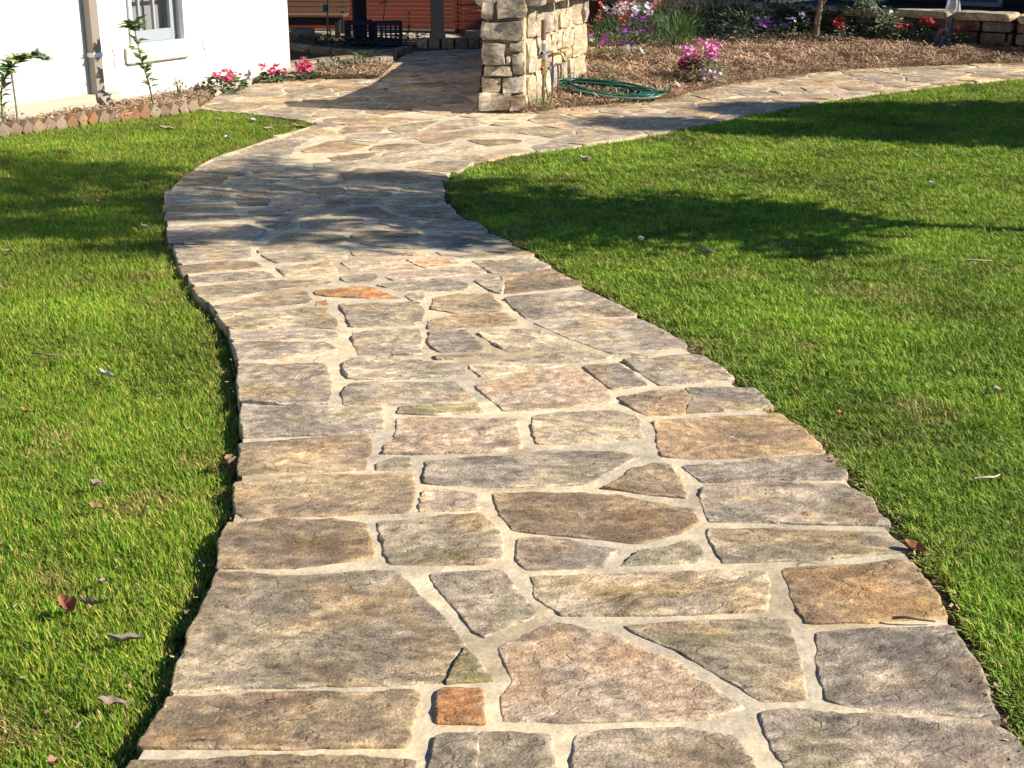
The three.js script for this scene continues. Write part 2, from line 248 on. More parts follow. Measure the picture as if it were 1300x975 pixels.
flag('grey', [0.339, 3.265, 0.477, 3.345, 0.491, 3.307, 0.491, 3.217, 0.278, 3.191]);
flag('olive', [0.543, 3.416, 0.705, 3.411, 1.008, 3.393, 1.041, 3.275, 0.764, 3.228, 0.551, 3.209, 0.539, 3.285, 0.528, 3.36]);
flag('grey', [0.55, 3.691, 0.774, 3.738, 0.958, 3.73, 1.02, 3.604, 1.031, 3.434, 0.713, 3.459, 0.55, 3.463, 0.541, 3.543]);
flag('slate', [0.516, 3.859, 0.773, 3.916, 0.985, 3.95, 0.999, 3.797, 0.974, 3.754, 0.777, 3.759, 0.561, 3.733]);
flag('brown', [0.269, 3.691, 0.356, 3.824, 0.435, 3.871, 0.476, 3.859, 0.496, 3.757, 0.497, 3.621, 0.363, 3.658]);
flag('grey', [-0.265, 3.893, -0.121, 3.927, 0.03, 3.944, 0.096, 3.973, 0.336, 3.973, 0.392, 3.933, 0.293, 3.824, 0.225, 3.722, -0.012, 3.704, -0.115, 3.704, -0.177, 3.712, -0.25, 3.73]);
flag('cream', [0.073, 4.292, 0.151, 4.332, 0.34, 4.342, 0.41, 4.292, 0.418, 4.161, 0.414, 4.081, 0.186, 4.044, 0.081, 4.044, 0.068, 4.161]);
flag('ochre', [0.471, 4.242, 0.686, 4.292, 0.89, 4.318, 0.941, 4.161, 0.969, 3.973, 0.744, 3.936, 0.568, 3.913, 0.458, 3.936, 0.46, 4.038]);
flag('tan', [0.368, 4.483, 0.5, 4.53, 0.602, 4.567, 0.614, 4.465, 0.573, 4.318, 0.455, 4.308, 0.422, 4.342, 0.386, 4.411]);
flag('slate', [0.61, 4.571, 0.85, 4.574, 0.885, 4.37, 0.58, 4.322, 0.624, 4.465]);
flag('pink', [-0.129, 4.61, 0.033, 4.727, 0.233, 4.796, 0.311, 4.61, 0.356, 4.442, 0.133, 4.366, -0.025, 4.343, -0.062, 4.436, -0.095, 4.513]);
flag('pink', [-0.377, 4.263, -0.336, 4.283, 0.014, 4.27, 0.028, 4.012, -0.039, 3.98, -0.265, 3.958, -0.396, 3.958, -0.4, 4.03, -0.372, 4.086]);
flag('moss', [-0.381, 4.388, -0.11, 4.422, -0.104, 4.33, -0.251, 4.305, -0.376, 4.317]);
flag('grey', [-0.585, 4.534, -0.564, 4.632, -0.203, 4.646, -0.131, 4.459, -0.344, 4.407, -0.574, 4.399]);
flag('grey', [-0.916, 4.383, -0.447, 4.368, -0.429, 4.288, -0.416, 4.148, -0.625, 4.12, -0.855, 4.091, -0.889, 4.239]);
flag('tan', [-0.856, 4.048, -0.663, 4.093, -0.457, 4.104, -0.442, 3.997, -0.442, 3.833, -0.623, 3.812, -0.813, 3.788, -0.83, 3.922]);
flag('olive', [-0.402, 3.874, -0.359, 3.928, -0.313, 3.928, -0.311, 3.843, -0.403, 3.833]);
flag('tan', [-0.806, 3.726, -0.58, 3.785, -0.303, 3.79, -0.284, 3.663, -0.294, 3.522, -0.442, 3.508, -0.743, 3.487, -0.77, 3.527, -0.798, 3.644]);
flag('pink', [-0.255, 3.663, -0.188, 3.678, -0.11, 3.654, -0.096, 3.571, -0.098, 3.548, -0.254, 3.53, -0.263, 3.571]);
flag('brown', [-0.779, 3.449, -0.503, 3.48, -0.399, 3.446, -0.383, 3.35, -0.358, 3.236, -0.547, 3.187, -0.753, 3.174, -0.774, 3.334]);
flag('cream', [-0.365, 3.458, -0.084, 3.511, -0.036, 3.383, -0.026, 3.229, -0.1, 3.199, -0.308, 3.202, -0.333, 3.256]);
flag('mauve', [-1.005, 4.836, -0.694, 4.856, -0.64, 4.623, -0.627, 4.413, -0.794, 4.408, -0.927, 4.425, -0.972, 4.636]);
flag('grey', [-0.624, 4.828, -0.6, 4.894, -0.365, 4.908, -0.174, 4.828, -0.172, 4.722, -0.359, 4.681, -0.549, 4.668, -0.585, 4.681]);
flag('grey', [-1.085, 5.121, -0.728, 5.115, -0.677, 5.034, -0.669, 4.965, -0.875, 4.92, -1.02, 4.891]);
flag('mauve', [-1.121, 5.257, -0.878, 5.301, -0.7, 5.257, -0.685, 5.192, -0.733, 5.16, -1.098, 5.153]);
flag('olive', [-1.227, 5.51, -1.06, 5.564, -0.776, 5.594, -0.711, 5.393, -0.704, 5.291, -0.882, 5.331, -1.13, 5.297]);
flag('olive', [-1.269, 5.627, -1.078, 5.793, -0.911, 5.865, -0.865, 5.723, -0.869, 5.673, -1.074, 5.586, -1.244, 5.572]);
flag('olive', [-1.412, 5.922, -1.237, 6.018, -0.842, 6.074, -0.803, 5.997, -1.012, 5.91, -1.098, 5.849, -1.302, 5.711, -1.365, 5.801]);
flag('slate', [-1.479, 6.126, -1.299, 6.17, -1.145, 6.206, -1.072, 6.1, -1.168, 6.065, -1.441, 6.005]);
flag('brown', [-1.572, 6.329, -1.366, 6.399, -1.229, 6.409, -1.165, 6.292, -1.313, 6.242, -1.52, 6.179]);
flag('grey', [-1.108, 6.306, -0.878, 6.376, -0.83, 6.292, -0.807, 6.197, -1.034, 6.121]);
flag('pink', [-0.807, 6.376, -0.526, 6.437, -0.434, 6.269, -0.747, 6.233]);
flag('slate', [-0.784, 6.126, -0.631, 6.179, -0.616, 6.135, -0.634, 6.035, -0.745, 6.014, -0.773, 6.069]);
flag('rust', [-0.861, 5.861, -0.716, 5.947, -0.597, 5.893, -0.479, 5.75, -0.632, 5.762, -0.803, 5.781, -0.852, 5.809]);
flag('rust', [-0.837, 5.703, -0.797, 5.719, -0.782, 5.646, -0.829, 5.642]);
flag('olive', [-0.738, 5.658, -0.399, 5.696, -0.371, 5.572, -0.37, 5.4, -0.397, 5.348, -0.647, 5.324, -0.682, 5.463]);
flag('grey', [-0.633, 5.251, -0.373, 5.291, -0.352, 5.096, -0.348, 4.965, -0.577, 4.95, -0.611, 5.096]);
flag('cream', [-0.462, 5.801, -0.38, 5.841, -0.379, 5.711, -0.418, 5.699]);
flag('grey', [-0.602, 5.963, -0.485, 6.039, -0.256, 6.082, -0.193, 5.984, -0.201, 5.889, -0.483, 5.869]);
flag('pink', [-0.573, 6.117, -0.529, 6.203, -0.222, 6.307, -0.155, 6.292, -0.124, 6.189, -0.324, 6.117, -0.535, 6.047]);
flag('pink', [-0.498, 6.439, -0.292, 6.481, -0.254, 6.362, -0.398, 6.286, -0.47, 6.362]);
flag('tan', [-0.338, 5.762, -0.093, 5.836, -0.051, 5.627, -0.047, 5.553, -0.24, 5.521, -0.335, 5.581]);
flag('cream', [-0.345, 5.419, -0.251, 5.481, -0.019, 5.517, 0.039, 5.358, -0.17, 5.303, -0.331, 5.286]);
flag('slate', [-0.326, 5.253, -0.181, 5.257, -0.119, 5.073, -0.108, 5.015, -0.276, 4.985, -0.319, 5.073]);
flag('cream', [-0.136, 5.233, 0.073, 5.286, 0.21, 5.132, 0.251, 5.034, -0.012, 4.985]);
flag('cream', [-0.294, 4.933, -0.104, 4.989, -0.04, 4.94, -0.272, 4.896]);
flag('cream', [-0.155, 4.842, 0.103, 4.951, 0.288, 4.989, 0.37, 4.922, 0.066, 4.768, -0.109, 4.699, -0.14, 4.778]);
flag('grey', [0.264, 4.813, 0.391, 4.86, 0.478, 4.61, 0.346, 4.567, 0.297, 4.71]);
flag('slate', [0.414, 4.878, 0.689, 4.974, 0.754, 4.849, 0.796, 4.676, 0.524, 4.6, 0.456, 4.778]);
flag('slate', [0.091, 5.371, 0.26, 5.415, 0.51, 5.437, 0.598, 5.274, 0.674, 5.061, 0.472, 4.985, 0.381, 4.974, 0.271, 5.112, 0.162, 5.266]);
flag('slate', [-0.024, 5.737, 0.066, 5.811, 0.322, 5.902, 0.429, 5.675, 0.515, 5.49, 0.262, 5.454, 0.065, 5.432, 0.009, 5.581]);
flag('grey', [-0.169, 6.043, -0.062, 6.102, -0.038, 6, -0.048, 5.831, -0.08, 5.846]);
flag('brown', [-0.053, 6.107, 0.183, 6.24, 0.239, 6.135, 0.317, 5.969, 0.013, 5.836, -0.032, 5.831, -0.022, 6]);
flag('grey', [-1.98, 9.147, -1.933, 9.281, -1.594, 9.324, -1.549, 9.232, -1.566, 8.97, -1.734, 8.947, -1.989, 9.04]);
flag('mauve', [-1.897, 9.368, -1.829, 9.646, -1.713, 9.953, -1.616, 10.132, -1.441, 10.206, -1.527, 9.659, -1.503, 9.431, -1.588, 9.381]);
flag('tan', [-1.661, 10.053, -1.614, 10.355, -1.489, 10.564, -1.336, 10.393, -1.32, 10.31, -1.402, 10.265, -1.591, 10.198]);
flag('ochre', [-1.43, 9.508, -1.449, 9.593, -1.328, 9.953, -1.234, 10.024, -1.008, 9.76, -1.087, 9.573, -1.164, 9.521]);
flag('umber', [-0.982, 9.573, -0.967, 9.78, -0.777, 9.869, -0.65, 9.828, -0.782, 9.639, -0.886, 9.573]);
flag('grey', [-1.221, 10.074, -1.189, 10.28, -1.07, 10.333, -0.835, 10.28, -0.763, 10.147, -0.964, 9.946, -1.142, 10.017]);
flag('olive', [-0.913, 10.486, -0.936, 10.644, -0.889, 10.789, -0.575, 11.024, -0.653, 10.724, -0.714, 10.424, -0.825, 10.355]);
flag('tan', [-1.27, 10.708, -0.987, 10.668, -0.998, 10.424, -1.17, 10.393, -1.251, 10.31, -1.3, 10.447]);
flag('tan', [-1.487, 11.015, -1.072, 11.127, -0.615, 11.075, -0.922, 10.831, -1.283, 10.757, -1.446, 10.889]);
flag('grey', [-0.649, 10.486, -0.517, 10.998, -0.313, 11.041, -0.166, 10.806, -0.373, 10.588, -0.556, 10.393]);
flag('tan', [-0.697, 10.31, -0.473, 10.386, -0.358, 10.501, -0.083, 10.37, -0.336, 10.169, -0.53, 9.883, -0.622, 9.911, -0.721, 10.147]);
flag('grey', [-0.861, 9.482, -0.589, 9.733, -0.408, 9.939, -0.481, 9.706, -0.598, 9.521, -0.746, 9.45, -0.871, 9.349]);
flag('cream', [-0.939, 9.171, -0.781, 9.349, -0.592, 9.412, -0.324, 9.8, -0.188, 9.692, -0.402, 9.514, -0.63, 9.171, -0.796, 9.022]);
flag('brown', [-1.066, 8.722, -0.988, 8.873, -0.737, 8.844, -0.785, 8.722, -0.881, 8.471, -1.1, 8.508]);
flag('grey', [-1.3, 9.075, -1.071, 9.165, -0.958, 9.005, -1.087, 8.85, -1.258, 8.766]);
flag('olive', [-1.238, 9.293, -1.127, 9.381, -0.913, 9.508, -0.976, 9.226, -1.149, 9.117]);
flag('mauve', [-0.689, 8.913, -0.483, 9.159, -0.268, 9.052, -0.347, 8.739, -0.621, 8.878]);
flag('tan', [-0.841, 8.456, -0.781, 8.668, -0.692, 8.816, -0.429, 8.678, -0.411, 8.56, -0.452, 8.471, -0.627, 8.374, -0.686, 8.394]);
flag('pink', [-0.468, 9.207, -0.376, 9.381, -0.185, 9.54, -0.043, 9.337, -0.161, 9.141, -0.271, 9.111]);
flag('brown', [-0.313, 10.017, 0.057, 10.053, 0.057, 9.918, -0.162, 9.746]);
flag('mauve', [-2.034, 8.861, -1.992, 9.005, -1.692, 8.907, -1.704, 8.761, -1.837, 8.739, -2.03, 8.761]);
flag('brown', [-2.042, 8.56, -2.02, 8.706, -1.67, 8.678, -1.792, 8.56, -1.784, 8.363, -1.832, 8.328, -2.036, 8.288, -2.049, 8.482]);
flag('grey', [-1.736, 8.518, -1.669, 8.592, -1.456, 8.471, -1.497, 8.363, -1.572, 8.268, -1.733, 8.343]);
flag('brown', [-1.657, 8.822, -1.559, 8.878, -1.47, 8.8, -1.477, 8.722, -1.628, 8.706]);
flag('grey', [-1.457, 8.907, -1.327, 8.822, -1.267, 8.695, -1.331, 8.576, -1.528, 8.571, -1.592, 8.635, -1.453, 8.684]);
flag('tan', [-1.243, 8.684, -1.139, 8.733, -1.225, 8.523, -1.366, 8.518]);
flag('grey', [-2.048, 8.098, -1.95, 8.17, -1.676, 8.146, -1.66, 8.013, -1.658, 7.816, -1.979, 7.785]);
flag('brown', [-1.963, 7.71, -1.618, 7.749, -1.564, 7.598, -1.927, 7.556]);
flag('mauve', [-1.913, 7.498, -1.528, 7.514, -1.477, 7.372, -1.585, 7.296, -1.87, 7.324]);
flag('grey', [-1.822, 7.15, -1.436, 7.222, -1.295, 7.093, -1.293, 6.954, -1.341, 6.785, -1.717, 6.772]);
flag('brown', [-1.074, 7.908, -0.965, 7.954, -0.925, 7.719, -1.042, 7.654]);
flag('tan', [-1.209, 8.192, -1.022, 8.29, -0.986, 8.06, -1.099, 8.001]);
flag('grey', [-1.335, 8.404, -1.224, 8.587, -1.06, 8.534, -1.035, 8.404, -1.172, 8.303]);
flag('slate', [-1.684, 6.697, -1.314, 6.758, -1.254, 6.467, -1.581, 6.383]);
flag('moss', [-1.612, 8.003, -1.587, 8.141, -1.473, 8.098, -1.439, 7.952, -1.512, 7.929]);
flag('brown', [-1.591, 7.883, -1.425, 7.883, -1.39, 7.727, -1.531, 7.706]);
flag('slate', [-1.504, 8.293, -1.431, 8.338, -1.316, 8.214, -1.175, 8.083, -1.416, 8.027, -1.454, 8.107]);
flag('pink', [-1.374, 7.893, -1.373, 7.999, -1.106, 7.952, -1.071, 7.684, -1.323, 7.624]);
flag('grey', [-1.476, 7.56, -1.375, 7.662, -1.103, 7.62, -0.92, 7.485, -1.176, 7.336, -1.406, 7.356]);
flag('mauve', [-1.375, 7.277, -1.198, 7.312, -1.138, 7.207, -1.213, 7.086, -1.285, 7.142]);
flag('slate', [-1.138, 7.273, -0.905, 7.424, -0.811, 7.352, -0.797, 7.214, -0.881, 7.067, -1.119, 7.142]);
flag('olive', [-1.246, 6.637, -1.193, 6.99, -1.111, 7.064, -0.891, 6.99, -0.839, 6.876, -0.837, 6.782, -1.05, 6.647, -1.238, 6.582]);
flag('cream', [-1.22, 6.533, -1.042, 6.591, -0.819, 6.627, -0.793, 6.467, -1.115, 6.377, -1.17, 6.445]);
flag('umber', [-0.831, 6.947, -0.807, 7.027, -0.505, 7.064, -0.474, 6.968, -0.525, 6.922, -0.82, 6.904]);
flag('slate', [-0.767, 6.799, -0.5, 6.865, -0.432, 6.644, -0.586, 6.68, -0.72, 6.727]);
flag('grey', [-0.794, 6.614, -0.717, 6.66, -0.423, 6.562, -0.41, 6.527, -0.768, 6.517]);
flag('slate', [-0.436, 6.976, -0.353, 7.045, -0.106, 7.005, 0.005, 6.799, -0.196, 6.714, -0.395, 6.68, -0.452, 6.841]);
flag('mauve', [-0.374, 6.598, -0.272, 6.644, 0.011, 6.727, 0.1, 6.533, -0.19, 6.473, -0.341, 6.53]);
flag('grey', [-0.185, 6.407, 0.106, 6.457, 0.177, 6.322, 0.095, 6.227, -0.092, 6.186]);
flag('slate', [-0.713, 7.245, -0.705, 7.352, -0.418, 7.348, -0.194, 7.273, -0.127, 7.067, -0.356, 7.104, -0.623, 7.142]);
flag('slate', [-0.701, 7.706, -0.525, 7.684, -0.366, 7.714, -0.32, 7.548, -0.427, 7.506, -0.614, 7.477]);
flag('olive', [-0.698, 7.888, -0.413, 7.947, -0.396, 7.82, -0.538, 7.754, -0.685, 7.732]);
flag('cream', [-0.666, 8.06, -0.634, 8.263, -0.431, 8.358, -0.414, 8.045, -0.508, 8.003, -0.704, 7.98]);
flag('brown', [-0.574, 7.428, -0.317, 7.477, -0.264, 7.344, -0.42, 7.388]);
flag('tan', [-0.97, 8.338, -0.699, 8.313, -0.667, 8.293, -0.741, 7.98, -0.972, 8.022]);
flag('grey', [-0.962, 7.929, -0.777, 7.906, -0.742, 7.785, -0.855, 7.776, -0.947, 7.794]);
flag('slate', [-0.93, 7.645, -0.754, 7.662, -0.695, 7.527, -0.626, 7.424, -0.73, 7.396, -0.916, 7.527]);
// beyond and behind those: irregular stones fitted between one another (cells of jittered seeds, cut to the outline)
{
  const r = rngOf(77), seeds = [], fixed = traced.slice(), tones = ['grey', 'grey', 'olive', 'tan', 'mauve', 'cream', 'brown', 'grey', 'slate', 'tan', 'pink', 'olive'];
  for (let j = -5; j < 46; j++) for (let i = -8; i < 18; i++) seeds.push([(i + (j % 2) * 0.5 + (r() - 0.5) * 0.75) * 0.5, (j + (r() - 0.5) * 0.75) * 0.36]);
  const cut = (poly, nx, nz, d) => { const out = []; for (let i = 0; i < poly.length; i++) { const a = poly[i], b = poly[(i + 1) % poly.length], da = a[0] * nx + a[1] * nz - d, db = b[0] * nx + b[1] * nz - d; if (da <= 0) out.push(a); if (da < 0 !== db < 0) { const t = da / (da - db); out.push([lerp(a[0], b[0], t), lerp(a[1], b[1], t)]); } } return out; };
  for (const s of seeds) {
    const halves = [];
    for (const q of seeds) { const dx = q[0] - s[0], dz = q[1] - s[1], L = Math.hypot(dx, dz); if (L > 0 && L < 1.3) halves.push([dx / L, dz / L, (q[0] * q[0] - s[0] * s[0] + q[1] * q[1] - s[1] * s[1]) / (2 * L) - 0.012 - r() * 0.008]); }
    let cell = [[s[0] - 0.6, s[1] - 0.6], [s[0] + 0.6, s[1] - 0.6], [s[0] + 0.6, s[1] + 0.6], [s[0] - 0.6, s[1] + 0.6]];
    for (const h of halves) cell = cut(cell, ...h);
    if (cell.length < 3) continue;
    let piece = cell;
    if (!cell.every((p) => inside(paved, p[0], p[1]))) {
      if (!cell.some((p) => inside(paved, p[0], p[1]))) continue;
      piece = paved; for (const h of halves) piece = cut(piece, ...h);
      for (const [nx, nz] of [[1, 0], [-1, 0], [0, 1], [0, -1]]) piece = cut(piece, nx, nz, s[0] * nx + s[1] * nz + 0.6);
    }
    if (piece.length < 3 || Math.abs(area(piece)) < 0.012) continue;
    let ok = false;
    for (const k of [1, 0.8, 0.62, 0.45]) {
      const c = centroid(piece), test = piece.map((p) => [lerp(c[0], p[0], k), lerp(c[1], p[1], k)]);
      const probes = [c, ...test, ...test.map((p, i) => { const b = test[(i + 1) % test.length]; return [(p[0] + b[0]) / 2, (p[1] + b[1]) / 2]; }), ...test.map((p) => [(p[0] + c[0]) / 2, (p[1] + c[1]) / 2])];
      if (fixed.some((f) => Math.abs(f[0][0] - c[0]) < 1.6 && Math.abs(f[0][1] - c[1]) < 1.6 && (probes.some((p) => inside(f, p[0], p[1])) || f.some((p) => inside(test, p[0], p[1]))))) continue;
      if (Math.abs(area(test)) < 0.01) break;
      piece = test; ok = true; break;
    }
    if (ok) flag(tones[Math.floor(r() * tones.length)], piece.flat());
  }
}

// ---------------------------------------------------------------- lawns
function tuft(seed, blades, spread, height, width) {
  const r = rngOf(seed), pos = [], col = [], idx = [], nor = [];
  for (let b = 0; b < blades; b++) {
    const a = r() * 6.283, rad = Math.sqrt(r()) * spread, bx = Math.cos(a) * rad, bz = Math.sin(a) * rad, dir = r() * 6.283, lean = 0.25 + r() * 1.25, L = height * (0.55 + r() * 0.8), w = width * (0.6 + r() * 0.6);
    const dx = Math.cos(dir), dz = Math.sin(dir), sx = -dz * w, sz = dx * w, m = L * 0.55, mx = Math.sin(lean * 0.55) * m, my = Math.cos(lean * 0.55) * m, ex = mx + Math.sin(lean * 1.3) * (L - m), ey = my + Math.cos(lean * 1.3) * (L - m);
    const i = pos.length / 3; pos.push(bx - sx, 0, bz - sz, bx + sx, 0, bz + sz, bx + dx * mx - sx * 0.85, my, bz + dz * mx - sz * 0.85, bx + dx * mx + sx * 0.85, my, bz + dz * mx + sz * 0.85, bx + dx * ex, ey, bz + dz * ex);
    idx.push(i, i + 1, i + 2, i + 1, i + 3, i + 2, i + 2, i + 3, i + 4);
    const straw = r() < 0.15, k = 0.65 + r() * 0.7, c = straw ? [2.5 * k, 1.22 * k, 3.6 * k] : [k * (0.85 + r() * 0.4), k, k * (0.8 + r() * 0.5)];
    for (let j = 0; j < 5; j++) col.push(...(j < 2 ? [c[0] * 1.25, c[1] * 0.8, c[2] * 1.1] : c));
  }
  const g = new THREE.BufferGeometry(); g.setAttribute('position', new THREE.Float32BufferAttribute(pos, 3)); g.setAttribute('color', new THREE.Float32BufferAttribute(col, 3)); g.setIndex(idx); g.computeVertexNormals(); return g;
}
function lawn(name, label, outline, edge, y, rise, seed, keep) {
  const r = rngOf(seed), spots = [];
  const bands = [[1.4, 4.6, 5200, 0.95], [4.6, 7.5, 3200, 1.05], [7.5, 11, 1700, 1.22], [11, 14.8, 1200, 1.35]];
  for (const [z0, z1, density, s] of bands) {
    const half = 0.44 * z1 + 0.9, n = Math.round((z1 - z0) * half * 2 * density);
    for (let i = 0; i < n; i++) { const x = (r() * 2 - 1) * half, z = lerp(z0, z1, r()); if (Math.abs(x) < 0.44 * z + 0.9 && inside(outline, x, z) && keep(x, z, r)) spots.push([x, z, s]); }
  }
  const m = new THREE.InstancedMesh(tuft(seed + 1, 18, 0.032, 0.033, 0.0021), M.grass, spots.length), o = new THREE.Object3D(), c = new THREE.Color();
  spots.forEach(([x, z, s], i) => {
    const lush = fbm(x * 1.7, z * 1.7, 4, seed), dry = 0.75 * sstep(fbm(x * 3.4 + 9, z * 3.4, 4, seed + 2), 0.1, 0.42), rim = 1 - sstep(edgeDistance(edge, x, z), 0.02, 0.12), clump = sstep(fbm(x * 9, z * 9, 3, seed + 6), 0.05, 0.3), h = (0.75 + 0.5 * lush + 0.35 * r() + 0.45 * clump) * (1 - 0.25 * dry);
    o.position.set(x, y - 0.004 + rise * sstep(z, 4.5, 9), -z); o.rotation.set((r() - 0.5) * 0.5, r() * 6.283, (r() - 0.5) * 0.5); o.scale.set(s, h * (0.9 + 0.1 * s), s); o.updateMatrix(); m.setMatrixAt(i, o.matrix);
    const k = 0.75 + 0.45 * r() + 0.7 * lush, d = clamp(dry * (0.35 + 0.5 * r()) + rim * 0.35 * r(), 0, 1);
    m.setColorAt(i, c.setRGB(lerp(0.185, 0.31, d) * k, lerp(0.345, 0.31, d) * k, lerp(0.022, 0.08, d) * k));
  });
  m.name = name; m.castShadow = m.receiveShadow = true; m.userData = { kind: 'stuff', label, category: 'grass' }; scene.add(m);
}
lawn('lawn_grass', 'short green grass of the lawn left of the path, up to the brick edging', leftLawn, leftEdge, -0.06, 0.035, 301, (x, z, r) => edgeDistance(leftEdge, x, z) > lerp(0.03, 0.006, sstep(z, 2.6, 5.5)) * (1 + 1.6 * n2(x * 7, z * 7, 2)) + r() * 0.014);
lawn('lawn_grass_001', 'short green grass of the wide lawn right of the path', rightLawn, rightEdge, -0.014, -0.006, 302, (x, z, r) => edgeDistance(rightEdge, x, z) > 0.03 + 0.03 * n2(x * 8, z * 8, 4) + r() * 0.014);

{ // crumbs of dead grass and leaf sunk in the turf and gathered along the edges
  const r = rngOf(55), spots = [], g = new THREE.PlaneGeometry(1, 0.4, 3, 1), p = g.attributes.position; for (let i = 0; i < p.count; i++) p.setZ(i, 0.25 * p.getX(i) ** 2 + 0.08 * p.getY(i)); g.rotateX(-Math.PI / 2); tint(g, [1, 1, 1]); g.computeVertexNormals();
  for (let i = 0; i < 2600; i++) { const z = 1.8 + 11 * r() * r(), x = (r() * 2 - 1) * (0.42 * z + 0.5), l = inside(leftLawn, x, z), q = inside(rightLawn, x, z); if (l || q) spots.push([x, l ? -0.03 + 0.025 * sstep(z, 4.5, 9) : -0.006, z]); }
  for (let i = 0; i < 420; i++) { const line = i % 3 ? rightEdge : leftEdge, k = 2 + Math.floor(Math.pow(r(), 1.3) * 70), q = line[k], o = (r() - 0.35) * 0.05; spots.push([q[0] + (i % 3 ? o : -o), i % 3 ? 0.004 : -0.012, q[1] + (r() - 0.5) * 0.1]); }
  const m = new THREE.InstancedMesh(g, M.chip, spots.length), o = new THREE.Object3D(), c = new THREE.Color();
  spots.forEach(([x, y, z], i) => { o.position.set(x, y + r() * 0.008, -z); o.rotation.set((r() - 0.5) * 1.2, r() * 6.3, (r() - 0.5) * 1.2); o.scale.setScalar(0.006 + 0.014 * r() * r()); o.updateMatrix(); m.setMatrixAt(i, o.matrix); const k = 0.6 + r() * 0.7; m.setColorAt(i, c.setRGB(...mix3([0.24, 0.12, 0.06], [0.48, 0.38, 0.24], r()).map((v) => v * k))); });
  m.name = 'leaf_litter'; m.castShadow = m.receiveShadow = true; m.userData = { kind: 'stuff', label: 'crumbs of dead leaf and straw in the lawns and along the path edges', category: 'leaf litter' }; scene.add(m);
}
// fallen leaves, twigs and bark on the lawns, the path and its edges
function dryLeaf(len, wid, curl, c, seed) {
  const r = rngOf(seed), g = new THREE.PlaneGeometry(len, wid, 8, 4), p = g.attributes.position;
  for (let i = 0; i < p.count; i++) { const u = p.getX(i) / len + 0.5, v = p.getY(i) / wid, w = Math.pow(Math.sin(Math.PI * clamp(u * 0.94 + 0.03, 0, 1)), 0.7); p.setXYZ(i, (u - 0.5) * len, curl * wid * (v * v * 4 * w + 0.8 * (u - 0.5) ** 2 * 4) + 0.009 * n2(u * 4 + seed, v * 3, seed) + 0.003 * Math.cos(u * 40), v * wid * w * (1 + 0.7 * n2(u * 5, seed, 2))); }
  g.computeVertexNormals(); return paint(g, (x, y, z) => varied(mix3(c, [c[0] * 0.5, c[1] * 0.5, c[2] * 0.5], Math.abs(z) < wid * 0.06 ? 0.7 : 0), r, 0.15));
}
const BROWN = [0.3, 0.13, 0.06], PALE = [0.42, 0.33, 0.22], TAN = [0.3, 0.18, 0.09], GREYL = [0.27, 0.2, 0.145], WHITISH = [0.62, 0.58, 0.5];
let litter = 0;
function leafAt(x, z, y, len, wid, curl, c, turn, label, tilt = 0.15) {
  const m = new THREE.Mesh(dryLeaf(len, wid, curl, c, 500 + litter++), M.chip); m.name = numbered('fallen_leaf'); m.castShadow = m.receiveShadow = true; m.position.set(x, y, -z); m.rotation.set(tilt * 0.6, turn, -tilt * 1.2); scene.add(m); tag(m, label, 'leaf', 'dead leaves lying about the garden');
}
leafAt(-1.476, 4.751, -0.012, 0.075, 0.02, 0.9, WHITISH, -0.5, 'pale curled strip of bark lying on the grass left of the path');
leafAt(-1.083, 2.991, -0.012, 0.06, 0.036, 0.6, BROWN, -0.7, 'large red-brown veined dead leaf on the left lawn near the big paving stone');
leafAt(-1.637, 4.370, -0.012, 0.05, 0.018, 0.5, TAN, 0, 'small orange-tan dead leaf near the left end of the left lawn');
leafAt(-1.225, 3.740, -0.012, 0.04, 0.022, 0.8, GREYL, 0.4, 'pale grey curled dead leaf in the left lawn, above a brown one');
leafAt(-1.180, 3.582, -0.012, 0.045, 0.02, 0.5, TAN, 0.1, 'brown dead leaf in the left lawn, just below a pale grey one');
leafAt(-1.032, 3.124, -0.012, 0.03, 0.018, 0.5, GREYL, 0.9, 'tiny pinkish-grey dead leaf on the left lawn, beyond the large red-brown one');
leafAt(-0.898, 2.835, -0.012, 0.085, 0.014, 1.1, GREYL, 0.25, 'long thin grey curled leaf on the left lawn, nearest the path edge shadow');
leafAt(-1.036, 3.007, -0.012, 0.05, 0.016, 1.2, GREYL, -0.3, 'grey-brown rolled leaf beside the large red-brown leaf on the left lawn');
leafAt(-0.852, 2.567, -0.012, 0.07, 0.022, 0.4, GREYL, 0.1, 'flat grey-brown dead leaf sunk in the grass at the lower left');
leafAt(-0.914, 2.345, -0.012, 0.03, 0.02, 0.5, TAN, 1.2, 'orange-brown dead leaf at the bottom edge of the left lawn');
leafAt(-0.865, 3.904, -0.012, 0.045, 0.03, 0.9, TAN, 1.2, 'brown leaf caught in the dark gap at the left edge of the path');
leafAt(-1.948, 7.184, -0.012, 0.045, 0.025, 0.7, PALE, 0.2, 'pale leaf on the left lawn beside the path, just below the tree shadow');
leafAt(-2.485, 6.654, -0.012, 0.07, 0.022, 0.5, GREYL, 0, 'grey-brown leaf at the far left of the left lawn, below the tree shadow');
leafAt(-2.640, 10.604, -0.012, 0.13, 0.05, 0.5, PALE, 0.05, 'long pale leaf on the left lawn in front of the brick edging');
leafAt(-2.345, 11.055, -0.012, 0.1, 0.05, 0.5, TAN, 0.1, 'pinkish-tan leaf on the far tip of the left lawn near the edging end');
leafAt(-2.056, 11.013, -0.012, 0.07, 0.045, 0.6, WHITISH, 0.5, 'small whitish leaf on the far tip of the left lawn near the paving');
leafAt(-1.862, 10.604, -0.012, 0.11, 0.03, 0.6, PALE, 0.4, 'thin straw-coloured leaf on the far tip of the left lawn');
leafAt(-1.633, 10.683, -0.012, 0.12, 0.05, 0.5, TAN, 0.1, 'orange-brown leaf at the pointed end of the left lawn');
